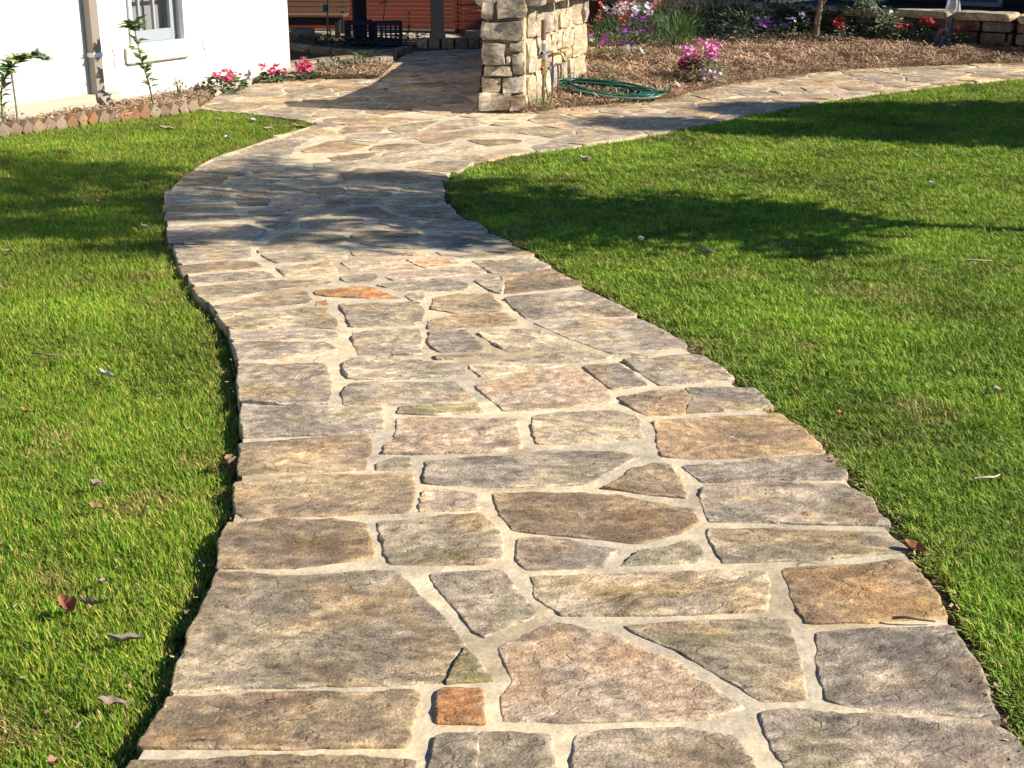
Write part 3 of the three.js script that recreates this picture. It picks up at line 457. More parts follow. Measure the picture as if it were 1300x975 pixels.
leafAt(-2.099, 10.150, -0.012, 0.05, 0.04, 0.6, WHITISH, 0.5, 'tiny white leaf in the middle of the far left lawn');
leafAt(0.483, 9.073, 0.014, 0.075, 0.035, 0.9, PALE, 0.25, 'pinkish leaf standing up in the right lawn near the path bend');
leafAt(0.355, 8.108, 0.014, 0.085, 0.03, 0.4, PALE, 0.1, 'pale flat leaf on the right lawn above the tree shadow');
leafAt(0.645, 6.781, 0.014, 0.035, 0.028, 0.8, WHITISH, 0.5, 'small white leaf inside the tree shadow on the right lawn');
leafAt(0.944, 6.530, 0.014, 0.11, 0.035, 0.4, GREYL, 0.1, 'grey-brown leaf at the lower rim of the tree shadow on the right lawn');
leafAt(2.529, 8.255, 0.014, 0.04, 0.03, 0.7, WHITISH, 0.5, 'small white leaf on the right lawn, far right');
leafAt(1.681, 4.505, 0.014, 0.04, 0.02, 0.7, PALE, 0.7, 'small pale leaf on the right lawn near the right edge of the picture');
leafAt(1.084, 4.277, 0.014, 0.028, 0.02, 0.6, BROWN, 0.4, 'small reddish leaf on the right lawn beside the path edge');
leafAt(0.988, 4.505, 0.014, 0.03, 0.016, 0.5, BROWN, 0.9, 'tiny dark leaf in the right lawn, left of the reddish one');
leafAt(1.054, 3.276, 0.006, 0.06, 0.028, 0.6, BROWN, -0.4, 'red-brown leaf lying on the right edge of the path');
function twigAt(x, z, y, len, turn, c, label, bend = 0.2, fork = false) {
  const d = (t, s) => new THREE.Vector3((t - 0.5) * len, 0.003 + 0.006 * Math.sin(t * 5), Math.sin(t * 4) * len * bend + s), gs = [tube([d(0, 0), d(0.3, 0), d(0.6, 0), d(1, 0)], 0.0042, 0.002, 5, 10)];
  if (fork) gs.push(tube([d(0.35, 0), d(0.5, 0.03), d(0.7, 0.055)], 0.003, 0.0015, 5, 6), tube([d(0.5, 0), d(0.42, -0.02), d(0.45, -0.05)], 0.003, 0.0015, 5, 6));
  const m = new THREE.Mesh(tint(mergeGeometries(gs), c), M.chip); m.name = numbered('twig'); m.castShadow = m.receiveShadow = true; m.position.set(x, y, -z); m.rotation.y = turn; scene.add(m); tag(m, label, 'twig');
}
twigAt(-1.623, 6.695, 0.014, 0.22, 0.05, [0.07, 0.05, 0.04], 'dark forked twig lying on a grey paving stone by the left lawn', 0.05, true);
twigAt(-1.719, 4.954, 0.004, 0.2, -0.15, [0.25, 0.17, 0.1], 'brown bent twig on the left lawn beyond the pale bark strip', 0.15, false);
twigAt(1.397, 3.730, 0.02, 0.1, 0.35, [0.5, 0.42, 0.3], 'pale straw-coloured twig on the right lawn', 0.15, false);
twigAt(0.946, 2.885, 0.014, 0.1, -0.1, [0.1, 0.06, 0.04], 'thin dark twig lying across the mortar joint at the right path edge', 0.05, false);
twigAt(2.205, 6.341, 0.022, 0.14, 0.1, [0.4, 0.3, 0.2], 'short brown twig on the right lawn below the trunk shadow', 0.1, false);

// ---------------------------------------------------------------- rough stones for walls
function roughBlock(w, h, d, seed, k = 1) {                         // quarried block: bulged, broken faces, worn edges; centred
  const g = new THREE.BoxGeometry(w, h, d, Math.max(3, Math.round(w / 0.05)), Math.max(3, Math.round(h / 0.05)), Math.max(2, Math.round(d / 0.07))), p = g.attributes.position, e = 0.022 * k;
  for (let i = 0; i < p.count; i++) {
    let x = p.getX(i), y = p.getY(i), z = p.getZ(i);
    const ex = w / 2 - Math.abs(x), ey = h / 2 - Math.abs(y), ez = d / 2 - Math.abs(z), near = [ex, ey, ez].map((q) => Math.max(0, 1 - q / e)), s = near[0] * near[1] + near[1] * near[2] + near[0] * near[2];
    const sq = 1 - clamp(s, 0, 1.5) * 0.09 * (0.05 / Math.max(0.05, Math.min(w, h)) + 0.35);
    const nx = n2(x * 6 + seed, y * 6 + z * 5, seed), ny = n2(y * 6 + seed * 2, z * 6 + x * 4, seed + 4), nz = n2(x * 8 + z * 3, y * 8 + seed, seed + 8), nf = n2(x * 22 + seed, y * 22 + z * 20, seed + 12);
    p.setXYZ(i, x * sq + 0.02 * k * nx + 0.006 * k * nf, y * sq + 0.016 * k * ny, z * sq + 0.03 * k * nz + 0.009 * k * nf);
  }
  const u = g.attributes.uv; for (let i = 0; i < p.count; i++) u.setXY(i, p.getX(i) + seed * 0.37 + p.getZ(i) * 0.5, p.getY(i) + seed * 0.61 + p.getZ(i) * 0.5);
  g.computeVertexNormals(); return g;
}
function stoneTint(g, c, seed) { return paint(g, (x, y, z) => { const w = sstep(fbm(x * 5 + seed, y * 5 + z * 3, 3, seed), 0.0, 0.25), q = 1 + 0.25 * fbm(x * 9, y * 9 + z * 7, 3, seed + 9); return [c[0] * q, c[1] * q * (1 - 0.04 * w), c[2] * q * (1 - 0.16 * w)]; }); }

// ---------------------------------------------------------------- stone wall pier beside the path
{
  const w = thing('stone_wall', 'rough sandstone garden wall end with overhanging capstones beside the tap', 'wall');
  const C = [0.105, 11.45], U = [0.304, 0.9527], N = [0.9527, -0.304];   // front right corner, run of the long face, outward normal of that face
  const at = (a, out) => [C[0] + U[0] * a + N[0] * out, C[1] + U[1] * a + N[1] * out];
  const core = [[-0.21, 11.47], [0.095, 11.46], at(1.93, -0.012), [0.66, 15.9], [0.34, 15.9], [0.1, 13.0]];
  part('core', sheet(core, 0.98, 0.98), std({ map: mortarMap, color: rgb(1, 0.93, 0.8), bumpMap: grit, bumpScale: 0.03, roughness: 1 }), w);
  const put = (name, wd, ht, dp, x, y, z, ry, mat, c, seed, k = 1, rz = 0) => { const m = part(numbered(name), stoneTint(roughBlock(wd, ht, dp, seed, k), c, seed), stoneMats[mat], w); m.position.set(x, y, -z); m.rotation.set(0, ry, rz); return m; };
  // end face, towards the path: u from the left end, v up
  const end = [[-0.03, 0.27, 0.02, 0.17, 1, [1.85, 1.83, 1.76], 0.09], [0.265, 0.43, 0.01, 0.16, 3, [1.42, 1.35, 1.27], 0.05], [0.01, 0.17, 0.17, 0.295, 1, [1.51, 1.47, 1.39], 0.03], [0.18, 0.41, 0.165, 0.3, 0, [1.66, 1.64, 1.60], 0.06], [0.01, 0.285, 0.3, 0.385, 1, [1.54, 1.47, 1.35], 0.04], [0.29, 0.41, 0.305, 0.49, 0, [1.32, 1.27, 1.23], 0.04], [0.235, 0.285, 0.39, 0.48, 0, [1.55, 1.55, 1.57], 0.02],
    [0.015, 0.23, 0.39, 0.57, 0, [1.41, 1.36, 1.33], 0.05], [0.235, 0.4, 0.495, 0.56, 0, [1.27, 1.23, 1.22], 0.05], [0.0, 0.4, 0.575, 0.745, 0, [1.32, 1.26, 1.22], 0.06], [0.0, 0.12, 0.75, 0.9, 1, [1.39, 1.35, 1.31], 0.03], [0.125, 0.42, 0.75, 0.9, 0, [1.41, 1.36, 1.31], 0.07]];
  end.forEach(([u0, u1, v0, v1, m, c, bulge], i) => put('wall_stone', (u1 - u0) * 0.86, v1 - v0 - 0.008, 0.2, -0.245 + ((u0 + u1) / 2) * 0.86, (v0 + v1) / 2, 11.505 - bulge * 0.6, 0.03 * Math.sin(i * 5), m, c, 40 + i, 1.45, 0.06 * Math.sin(i * 3.1)));
  // long sunlit face: courses of paler stones
  const r = rngOf(31), ry = Math.atan2(U[1], U[0]);
  const bed = [[-0.02, 0.3], [0.3, 0.58], [0.58, 0.86]];
  bed.forEach(([v0, v1], j) => { let a = 0.06; while (a < 1.88) { const L = Math.min(0.14 + r() * r() * 0.5, 1.95 - a), split = r() < 0.45 ? [[v0, lerp(v0, v1, 0.35 + 0.3 * r())]] : [[v0, v1]]; if (split[0][1] < v1) split.push([split[0][1], v1]);
    for (const [b0, b1] of split) { const [x, z] = at(a + L / 2, -0.075 + r() * 0.02), k = r(); put('wall_stone', L - 0.02 * r(), b1 - b0 - 0.014 * r(), 0.17, x, (b0 + b1) / 2, z, ry + (r() - 0.5) * 0.16, k < 0.55 ? 1 : k < 0.75 ? 3 : 0, k < 0.55 ? [1.65, 1.58, 1.47] : k < 0.75 ? [1.5, 1.4, 1.25] : [1.2, 1.16, 1.12], 60 + j * 20 + Math.round(a * 10) + Math.round(b0 * 50), 1.0, (r() - 0.5) * 0.12); } a += L; } });
  // capstones
  put('capstone', 0.27, 0.17, 0.34, -0.16, 0.945, 11.58, 0.06, 0, [1.12, 1.08, 1.02], 90, 1.1); put('capstone', 0.3, 0.2, 0.36, 0.12, 0.95, 11.56, -0.08, 0, [1.2, 1.18, 1.12], 91, 1.1);
  const caps = [[0.52, 0.5, 0.2, 1], [1.02, 0.42, 0.19, 0], [1.75, 0.95, 0.2, 0]]; caps.forEach(([a, L, h, m], i) => { const [x, z] = at(a, -0.05); put('capstone', L, h, 0.46, x, 0.955, z, ry, m, [1.25, 1.2, 1.1], 93 + i, 1.2); });
  part('added_shade_wall', box(0.3, 2.35, 2.1, 0.5, 1.17, -15.95), std({ map: mortarMap, color: rgb(0.7, 0.65, 0.55), roughness: 1 }), w);  // unseen tall stretch, added to throw shade over the left back garden
  for (let i = 0; i < 2; i++) put('capstone', 0.5, 0.18, 0.42, 0.51, 0.97, 13.55 + i * 0.5, Math.PI / 2, i % 2, [1.15, 1.1, 1.02], 99 + i, 1.1);
  put('capstone', 0.34, 0.15, 0.4, -0.08, 1.09, 11.62, 0.2, 0, [1.1, 1.05, 1], 110, 1.1);

  // garden tap pipes standing against that face
  const t = thing('garden_tap', 'copper and brass garden tap pipes standing against the stone wall', 'tap'), pt = (a, y, out = 0.07) => { const [x, z] = at(a, out); return new THREE.Vector3(x, y, -z); };
  const rod = (a0, y0, a1, y1, rad, out = 0.07) => tube([pt(a0, y0, out), pt((a0 + a1) / 2, (y0 + y1) / 2, out), pt(a1, y1, out)], rad, rad, 10);
  part('pipe', [rod(0.3, -0.05, 0.3, 0.5, 0.011), tube([pt(0.3, 0.44), pt(0.45, 0.45), pt(0.56, 0.43), pt(0.57, 0.3), pt(0.57, -0.02)], 0.009, 0.009, 8, 24), tube([pt(0.57, 0.3), pt(0.68, 0.33), pt(0.74, 0.29), pt(0.75, 0.1), pt(0.75, 0)], 0.009, 0.009, 8, 24)], M.copper, t);
  part('pipe_lagging', rod(0.29, 0.56, 0.29, 0.72, 0.021), M.copper, t); part('ring', rod(0.29, 0.535, 0.29, 0.57, 0.017), M.white, t);
  part('pressure_valve', [rod(0.3, 0.4, 0.3, 0.53, 0.02), rod(0.24, 0.46, 0.36, 0.46, 0.013)], M.steel, t); part('valve_body', [rod(0.3, 0.28, 0.3, 0.39, 0.021), rod(0.24, 0.33, 0.3, 0.33, 0.012)], M.brass, t);
  part('tap_spout', [tube([pt(0.68, 0.4, 0.02), pt(0.72, 0.41, 0.1), pt(0.73, 0.36, 0.13)], 0.013, 0.011, 8, 12)], M.brass, t); part('tap_handle', [rod(0.64, 0.45, 0.8, 0.45, 0.008, 0.1), rod(0.72, 0.41, 0.72, 0.46, 0.008, 0.1)], M.brass, t);
  part('tag', [box(0.012, 0.13, 0.06).translate(pt(0.55, 0.26, 0.085).x, 0.26, pt(0.55, 0.26, 0.085).z)], M.blueTag, t);
}

// ---------------------------------------------------------------- white house on the left
{
  const h = thing('white_house', 'white rendered house with a downpipe and a low window', 'house', CORNER[0], CORNER[1], 0, Math.atan2(ALONG[1], ALONG[0]));   // local x runs along the wall, local z points out of it
  const sh = new THREE.Shape([[-9, -0.1], [0, -0.1], [0, 2.9], [-9, 2.9]].map(([x, y]) => new THREE.Vector2(x, y))), wx0 = -2.16, wx1 = -1.5, wy0 = 0.455, wy1 = 1.75;
  sh.holes.push(new THREE.Path([[wx0, wy0], [wx0, wy1], [wx1, wy1], [wx1, wy0]].map(([x, y]) => new THREE.Vector2(x, y))));
  const wall = new THREE.ExtrudeGeometry(sh, { depth: 0.25, bevelEnabled: true, bevelSize: 0.012, bevelThickness: 0.012, bevelOffset: -0.012, bevelSegments: 3 }); wall.translate(0, 0, -0.262);
  part('wall', wall, M.stucco, h);
  part('wall', [box(0.25, 3, 6, -0.127, 1.4, -3.28), box(9, 3, 0.25, -4.5, 1.4, -6.4)], M.stucco, h);
  const roofShape = new THREE.BufferGeometry().setFromPoints([[-9.4, 2.92, 0.35], [0.35, 2.92, 0.35], [-2.8, 4.9, -3.1], [-9.4, 4.9, -3.1], [0.35, 2.92, -6.6], [-9.4, 2.92, -6.6]].map((p) => new THREE.Vector3(...p))); roofShape.setIndex([0, 1, 2, 0, 2, 3, 1, 4, 2, 4, 5, 3, 4, 3, 2, 5, 4, 1, 5, 1, 0]); const rg = roofShape.toNonIndexed(); rg.computeVertexNormals();
  part('roof', rg, M.roof, h);
  part('footing', [box(6.6, 0.24, 0.07, -5.7, 0.0, 0.035), box(2.4, 0.1, 0.05, -1.35, -0.01, 0.025)], M.footing, h);
  part('window_sill', (() => { const g = box(0.78, 0.125, 0.08, -1.85, 0.392, -0.015); return g; })(), M.stucco, h);
  part('sill_drip', box(0.74, 0.01, 0.02, -1.85, 0.325, 0.018), M.footing, h);
  const win = part('window', [box(0.03, 1.3, 0.05, wx0 + 0.012, 1.1, 0.0), box(0.03, 1.3, 0.05, wx1 + 0.004, 1.1, 0), box(0.69, 0.03, 0.05, -1.83, 0.468, 0.003), box(0.69, 0.03, 0.05, -1.83, 1.74, 0)], M.white, h); win.userData.label = 'white framed sash window';
  part('sash', [box(0.05, 1.25, 0.035, -2.12, 1.1, -0.085), box(0.06, 1.25, 0.035, -1.55, 1.1, -0.085), box(0.52, 0.1, 0.035, -1.835, 0.53, -0.085), box(0.022, 1.2, 0.03, -1.77, 1.17, -0.085), box(0.022, 1.2, 0.028, -1.95, 1.17, -0.085), box(0.52, 0.02, 0.026, -1.835, 0.86, -0.085), box(0.52, 0.02, 0.026, -1.835, 1.18, -0.085)], M.sash, win);
  part('pane', box(0.56, 1.2, 0.006, -1.83, 1.1, -0.09), M.glass, win);
  part('blind', box(0.7, 1.3, 0.01, -1.83, 1.1, -0.18), M.blind, win);
  // downpipe with bracket and kicked-out shoe
  const dp = new THREE.Group(); dp.name = 'downpipe'; dp.position.set(-2.63, 0, 0.055); h.add(dp);
  part('pipe', [box(0.086, 2.7, 0.07, 0, 1.44, 0)], M.pipe, dp);
  part('shoe', [box(0.084, 0.13, 0.069, 0.03, 0.055, 0.035, 0, -0.35, 0.45), box(0.11, 0.05, 0.067, 0.085, 0.0, 0.07, 0, 0, -0.3)], M.pipe, dp);
  part('bracket', [box(0.098, 0.035, 0.078, 0, 0.44, 0.002)], M.white, dp);
  // patched cracks in the render
  for (const [x, y] of [[-2.39, 0.4], [-1.25, 0.39]]) { const gs = []; const r = rngOf(x * 100); for (let k = 0; k < 4; k++) { const px = x + (r() - 0.5) * 0.03 + k * 0.012, py = y + 0.06 - k * 0.04; gs.push(tube([new THREE.Vector3(px, py, 0.002), new THREE.Vector3(px + (r() - 0.5) * 0.05, py - 0.02, 0.003), new THREE.Vector3(px + (r() - 0.3) * 0.03, py - 0.045, 0.002)], 0.004, 0.002, 5, 5)); } part('crack', gs, M.sash, h); }
}
// bed along the house wall and its brick edging
{
  const bed = [EDGING_A, EDGING_B, [-2.68, 12.6], onWall(-1.2, 0), onWall(-7, 0)];
  const g = sheet(bed, 0.012, 0.12); struct('wall_bed', g, M.mulch, 'narrow bed of mulch along the white wall');
  const e = thing('brick_edging', 'sawtooth edging of tilted terracotta bricks between left lawn and wall bed', 'edging'), dx = EDGING_B[0] - EDGING_A[0], dz = EDGING_B[1] - EDGING_A[1], L = Math.hypot(dx, dz), n = Math.round(L / 0.094), r = rngOf(88), turn = Math.atan2(dz, dx);
  const cols = [[0.42, 0.27, 0.17], [0.46, 0.23, 0.11], [0.4, 0.29, 0.2], [0.5, 0.3, 0.14], [0.36, 0.25, 0.18], [0.5, 0.41, 0.29], [0.43, 0.28, 0.2]];
  for (let i = 0; i < n; i++) { const s = 0.092 + r() * 0.012, g2 = roughBlock(s, s, 0.075, 200 + i, 0.22); g2.rotateZ(Math.PI / 4 + (r() - 0.5) * 0.25); const m = part(numbered('brick'), stoneTint(g2, varied(cols[Math.floor(r() * 7)], r, 0.22).map((q) => q * 0.62), i), M.brick, e), t = (i + 0.5) / n; m.position.set(EDGING_A[0] + dx * t, 0.022 + r() * 0.012, -(EDGING_A[1] + dz * t)); m.rotation.set((r() - 0.5) * 0.35, turn + (r() - 0.5) * 0.5, 0); }
}

// ---------------------------------------------------------------- mulch bed to the right
const bedBack = [[0.75, 18.5], [1.5, 18.6], [2.3, 18.4], [3.0, 17.9], [3.7, 17.35], [4.33, 16.8], [5.0, 16.25], [5.7, 15.75], [6.9, 15.72]];
const bedRise = (d, x, z) => 0.015 + 0.075 * sstep(d, 0, 0.7) + 0.03 * sstep(d, 0.5, 2) + 0.09 * fbm(x * 2.6, z * 2.6, 3, 5) * sstep(d, 0, 0.4) + 0.045 * fbm(x * 7, z * 7, 3, 6) * sstep(d, 0.03, 0.3);
{
  const A = smoothLine(BED_FRONT, 120), B = smoothLine(bedBack, 120), rows = 46, pos = [], uv = [], idx = [];
  A.forEach((a, i) => { for (let j = 0; j <= rows; j++) { const t = Math.pow(j / rows, 1.5), x = lerp(a[0], B[i][0], t), z = lerp(a[1], B[i][1], t), d = edgeDistance(bedFront, x, z); pos.push(x, j ? bedRise(d, x, z) : -0.02, -z); uv.push(x, z); } });
  for (let i = 0; i < 120; i++) for (let j = 0; j < rows; j++) { const a = i * (rows + 1) + j, b = a + rows + 1; idx.push(a, b, a + 1, b, b + 1, a + 1); }
  const g = new THREE.BufferGeometry(); g.setAttribute('position', new THREE.Float32BufferAttribute(pos, 3)); g.setAttribute('uv', new THREE.Float32BufferAttribute(uv, 2)); g.setIndex(idx); g.computeVertexNormals();
  struct('mulch_bed', g, M.mulch, 'mounded bed of bark mulch beside the right branch of the path');
}
const bedOutline = [...bedFront, ...[...bedBack].reverse()];
const bedY = (x, z) => (inside(bedOutline, x, z) ? bedRise(edgeDistance(bedFront, x, z), x, z) : 0.005);
function strips(seed, len, wid) { const r = rngOf(seed), gs = []; for (let k = 0; k < 9; k++) { const g = new THREE.PlaneGeometry(len * (0.4 + r()), wid * (0.5 + r()), 2, 1), p = g.attributes.position; for (let i = 0; i < p.count; i++) p.setZ(i, -Math.abs(p.getX(i)) * 0.35 * r()); g.rotateX(-Math.PI / 2 + (r() - 0.5) * 1.4); g.rotateZ((r() - 0.5) * 0.9); g.rotateY(r() * 6.3); g.translate((r() - 0.5) * 0.09, r() * 0.02, (r() - 0.5) * 0.09); g.computeVertexNormals(); gs.push(tint(g, varied([1, 1, 1], r, 0.4))); } return mergeGeometries(gs.map(plainGeo)); }
function scatter(name, label, seed, n, pick) {
  const r = rngOf(seed), m = new THREE.InstancedMesh(strips(seed, 0.03, 0.0034), M.chip, n), o = new THREE.Object3D(), c = new THREE.Color(); let k = 0;
  for (let tries = 0; k < n && tries < n * 30; tries++) { const s = pick(r); if (!s) continue; o.position.set(s[0], s[1], -s[2]); o.rotation.set((r() - 0.5) * 0.6, r() * 6.3, (r() - 0.5) * 0.6); o.scale.setScalar(0.5 + r() * r() * 1.8); o.updateMatrix(); m.setMatrixAt(k, o.matrix); const b = (0.6 + 0.5 * r()) * (1 + 0.9 * fbm(s[0] * 3, s[2] * 3, 4, seed)); m.setColorAt(k++, c.setRGB(...mix3([0.4, 0.25, 0.145], [0.5, 0.37, 0.25], r()).map((q) => q * b))); }
  m.count = k; m.name = name; m.castShadow = m.receiveShadow = true; m.userData = { kind: 'stuff', label, category: 'mulch' }; scene.add(m);
}
scatter('mulch_chips', 'loose brown bark mulch strewn over the right garden bed', 71, 38000, (r) => { const x = r() * 6.8, z = 11.3 + r() * 6.5; if (!inside(bedOutline, x, z)) return r() < 0.09 && inside(paved, x, z) && edgeDistance(bedFront, x, z) < 0.25 * r() ? [x, 0.01, z] : null; if (r() < 0.25 * sstep(z, 15.5, 17)) return null; return [x, bedRise(edgeDistance(bedFront, x, z), x, z) + 0.004, z]; });
scatter('mulch_chips_001', 'pale leaf mulch in the narrow bed along the white wall', 72, 1800, (r) => { const t = Math.sqrt(r()), a = lerp(-4.6, -1.2, t), [wx, wz] = onWall(a, 0.02), ex = lerp(EDGING_A[0], EDGING_B[0], t), ez = lerp(EDGING_A[1], EDGING_B[1], t), q = r(); return [lerp(wx, ex, q), 0.016, lerp(wz, ez, q)]; });
// strip of mulch behind the terrace, its light kerb, and the shaded beds further back
const strip = [[-2.12, 13.75], [-1.32, 13.8], [-1.3, 15.05], [-1.98, 14.35]];
struct('mulch_strip', sheet(strip, 0.03, 0.05), M.mulch, 'sunlit patch of mulch behind the terrace');
scatter('mulch_chips_002', 'pale mulch in the small sunlit patch behind the terrace', 73, 700, (r) => { const x = lerp(-2.1, -1.3, r()), z = lerp(13.75, 15.1, r()); return inside(strip, x, z) ? [x, 0.036, z] : null; });
function kerb(pts, w, hgt, label) { const t = thing('stone_kerb', label, 'kerb'), r = rngOf(pts[0][0] * 900), line = smoothLine(pts, Math.max(3, Math.round(pts.length * 1.4))); for (let i = 0; i + 1 < line.length; i++) { const [ax, az] = line[i], [bx, bz] = line[i + 1], m = part(numbered('kerb_stone'), stoneTint(roughBlock(Math.hypot(bx - ax, bz - az) * 0.98, hgt, w, 300 + i + pts[0][1] * 10, 0.2), varied([0.95, 0.92, 0.85], r, 0.12), i), stoneMats[1], t); m.position.set((ax + bx) / 2, hgt / 2 - 0.01, -(az + bz) / 2); m.rotation.y = Math.atan2(bz - az, bx - ax); } }
kerb([[-2.3, 13.95], [-1.98, 14.42], [-1.6, 14.85], [-1.32, 15.2]], 0.14, 0.1, 'light kerb behind the sunlit mulch patch at the house corner');
kerb([[-2.5, 14.5], [-2.1, 14.95], [-1.7, 15.35], [-1.3, 15.62]], 0.14, 0.09, 'shaded kerb just behind the light kerb at the house corner');
kerb([[-2.9, 17.1], [-2.4, 16.5], [-1.9, 16.05], [-1.45, 15.85], [-1.2, 16.4]], 0.12, 0.09, 'curved kerb around the shaded bed in front of the red fence');
kerb([[-1.12, 17.0], [-0.85, 16.95], [-0.55, 17.0], [-0.3, 17.1]], 0.2, 0.13, 'low pale stone edging at the foot of the right-hand dark post');
kerb([[-0.5, 17.55], [-0.1, 17.9], [0.35, 18.0]], 0.3, 0.16, 'low stone edging running behind the wall pier');

// ---------------------------------------------------------------- plants
function leafBlade(len, wid, droop, r) {                              // one small leaf along +x, rising then drooping
  const w = wid / 2, a = droop * 0.3, pos = [0, 0, 0, len * 0.4, len * 0.06, -w, len * 0.4, len * 0.06 + w * 0.25, 0, len * 0.4, len * 0.06, w, len, -len * a, 0];
  const g = new THREE.BufferGeometry(); g.setAttribute('position', new THREE.Float32BufferAttribute(pos, 3)); g.setAttribute('normal', new THREE.Float32BufferAttribute(new Array(15).fill(0), 3)); g.setAttribute('uv', new THREE.Float32BufferAttribute(new Array(10).fill(0), 2)); g.setIndex([0, 2, 1, 0, 3, 2, 1, 2, 4, 2, 3, 4]); g.computeVertexNormals(); return g;
}
function blossom(size, petals, r, cup = 0.3) { const gs = []; for (let k = 0; k < petals; k++) { const g = leafBlade(size / 2, size * 0.42, -cup, r); g.rotateZ(cup); g.rotateY((k / petals) * 6.283 + r() * 0.2); gs.push(g); } return mergeGeometries(gs); }
const aim = (g, yaw, pitch, x, y, z, roll = 0) => { if (roll) g.rotateX(roll); g.rotateZ(pitch); g.rotateY(yaw); g.translate(x, y, z); return g; };
const GREEN = [0.055, 0.115, 0.022], DEEP = [0.03, 0.075, 0.02], OLIVE = [0.12, 0.15, 0.075], FRESH = [0.11, 0.2, 0.03];
function bush(name, label, x, z, o, group) {                          // mound of leaves with flower heads: o = {r, h, n, len, wid, col, heads: [{n, col, size, petals, y0, y1, spread, cluster}]}
  const t = thing(name, label, o.cat || 'flowers', x, z, o.y ?? bedY(x, z), 0, group), r = rngOf(Math.round(x * 977 + z * 131)), leaves = [], stems = [];
  for (let i = 0; i < o.n; i++) { const a = r() * 6.283, q = Math.sqrt(r()), y = Math.pow(r(), o.low ?? 1) * o.h, k = o.r * q * (0.45 + 0.75 * Math.sin(Math.PI * clamp(0.25 + 0.65 * y / o.h, 0, 1))); leaves.push(tint(aim(leafBlade(o.len * (0.6 + r() * 0.7), o.wid * (0.7 + r() * 0.6), 0.5, r), a + (r() - 0.5) * 1.2, (o.up ?? 0.2) + (r() - 0.4) * 0.9, Math.cos(a) * k, y, -Math.sin(a) * k, (r() - 0.5) * 1.5), varied(o.col, r, 0.35))); }
  for (let i = 0; i < (o.stems ?? 6); i++) { const a = r() * 6.283, k = o.r * 0.7 * r(); stems.push(tint(tube([new THREE.Vector3(Math.cos(a) * k * 0.2, -0.02, -Math.sin(a) * k * 0.2), new THREE.Vector3(Math.cos(a) * k * 0.7, o.h * 0.5, -Math.sin(a) * k * 0.7), new THREE.Vector3(Math.cos(a) * k, o.h * 0.95, -Math.sin(a) * k)], 0.004, 0.002, 4, 4), varied([0.07, 0.11, 0.03], r, 0.2))); }
  part('foliage', mergeGeometries(leaves), M.leaf, t); part('stem', [...stems], M.leaf, t);
  for (const hd of o.heads || []) { const st = []; for (let i = 0; i < hd.n; i++) { const gs = [], a = hd.a !== undefined ? hd.a + (r() - 0.5) * 1.3 : r() * 6.283, q = Math.sqrt(r()) * o.r * (hd.spread ?? 1), y = lerp(hd.y0, hd.y1, r()), cx = Math.cos(a) * q, cz = -Math.sin(a) * q;
      for (let j = 0; j < (hd.cluster ?? 1); j++) { const s = hd.size * 1.25 * (0.75 + r() * 0.5), b = aim(blossom(s, hd.petals ?? 5, r), r() * 6.28, (r() - 0.5) * 1.6, cx + (r() - 0.5) * (hd.ball ?? 0.06), y + (r() - 0.5) * (hd.tall ?? hd.ball ?? 0.04), cz + (r() - 0.5) * (hd.ball ?? 0.06), (r() - 0.5) * 1.6); gs.push(tint(b, varied(hd.col, r, 0.22))); }
      part(numbered('flower_head'), mergeGeometries(gs), M.petal, t).userData.label = hd.label;
      if (hd.stalk) st.push(tint(tube([new THREE.Vector3(cx * 0.5, 0, cz * 0.5), new THREE.Vector3(cx * 0.85, y * 0.5, cz * 0.85), new THREE.Vector3(cx, y, cz)], 0.0028, 0.002, 4, 4), [0.08, 0.1, 0.03])); }
    if (st.length) part('stem', st, M.leaf, t); }
  return t;
}
const HOT = [0.7, 0.1, 0.22], PINK = [0.75, 0.26, 0.52], MAGENTA = [0.55, 0.03, 0.18], VIOLET = [0.42, 0.08, 0.55], WHITE = [0.8, 0.78, 0.78], SCARLET = [0.5, 0.02, 0.025], LILAC = [0.55, 0.4, 0.65], RUST = [0.42, 0.06, 0.06];
const gerHead = (n, c = HOT) => ({ n, col: c, size: 0.04, petals: 5, y0: 0.07, y1: 0.17, cluster: 13, ball: 0.07, label: 'pink flower heads' });
bush('pink_geranium', 'pink flowering clump against the white wall, nearest the brick edging', -2.62, 12.72, { r: 0.16, h: 0.12, n: 170, len: 0.06, wid: 0.045, col: GREEN, y: 0.02, heads: [gerHead(7)] }, 'pink flowers along the house wall');
bush('pink_geranium', 'pink flowering clump against the white wall, halfway to the corner', -2.3, 13.5, { r: 0.11, h: 0.08, n: 110, len: 0.055, wid: 0.04, col: GREEN, y: 0.01, heads: [gerHead(6)] }, 'pink flowers along the house wall');
bush('pink_geranium', 'pink flowering clump at the very corner of the white house', -2.03, 13.72, { r: 0.11, h: 0.08, n: 110, len: 0.055, wid: 0.04, col: GREEN, y: 0.01, heads: [gerHead(7)] }, 'pink flowers along the house wall');
bush('small_plant', 'small dark green plant on the sunlit mulch, left of a similar one', -1.8, 14.25, { cat: 'plant', r: 0.11, h: 0.1, n: 40, len: 0.08, wid: 0.02, col: DEEP, up: 0.7, y: 0.03 });
bush('small_plant', 'small dark green plant on the sunlit mulch by the light kerb, rightmost of two', -1.55, 14.68, { cat: 'plant', r: 0.1, h: 0.12, n: 40, len: 0.09, wid: 0.02, col: GREEN, up: 0.8, y: 0.03 });
bush('small_plant', 'low grey-green seedling at the foot of the white wall under the window', ...onWall(-1.78, 0.16), { cat: 'plant', r: 0.06, h: 0.12, n: 22, len: 0.05, wid: 0.014, col: OLIVE, up: 0.9, y: 0.04 });
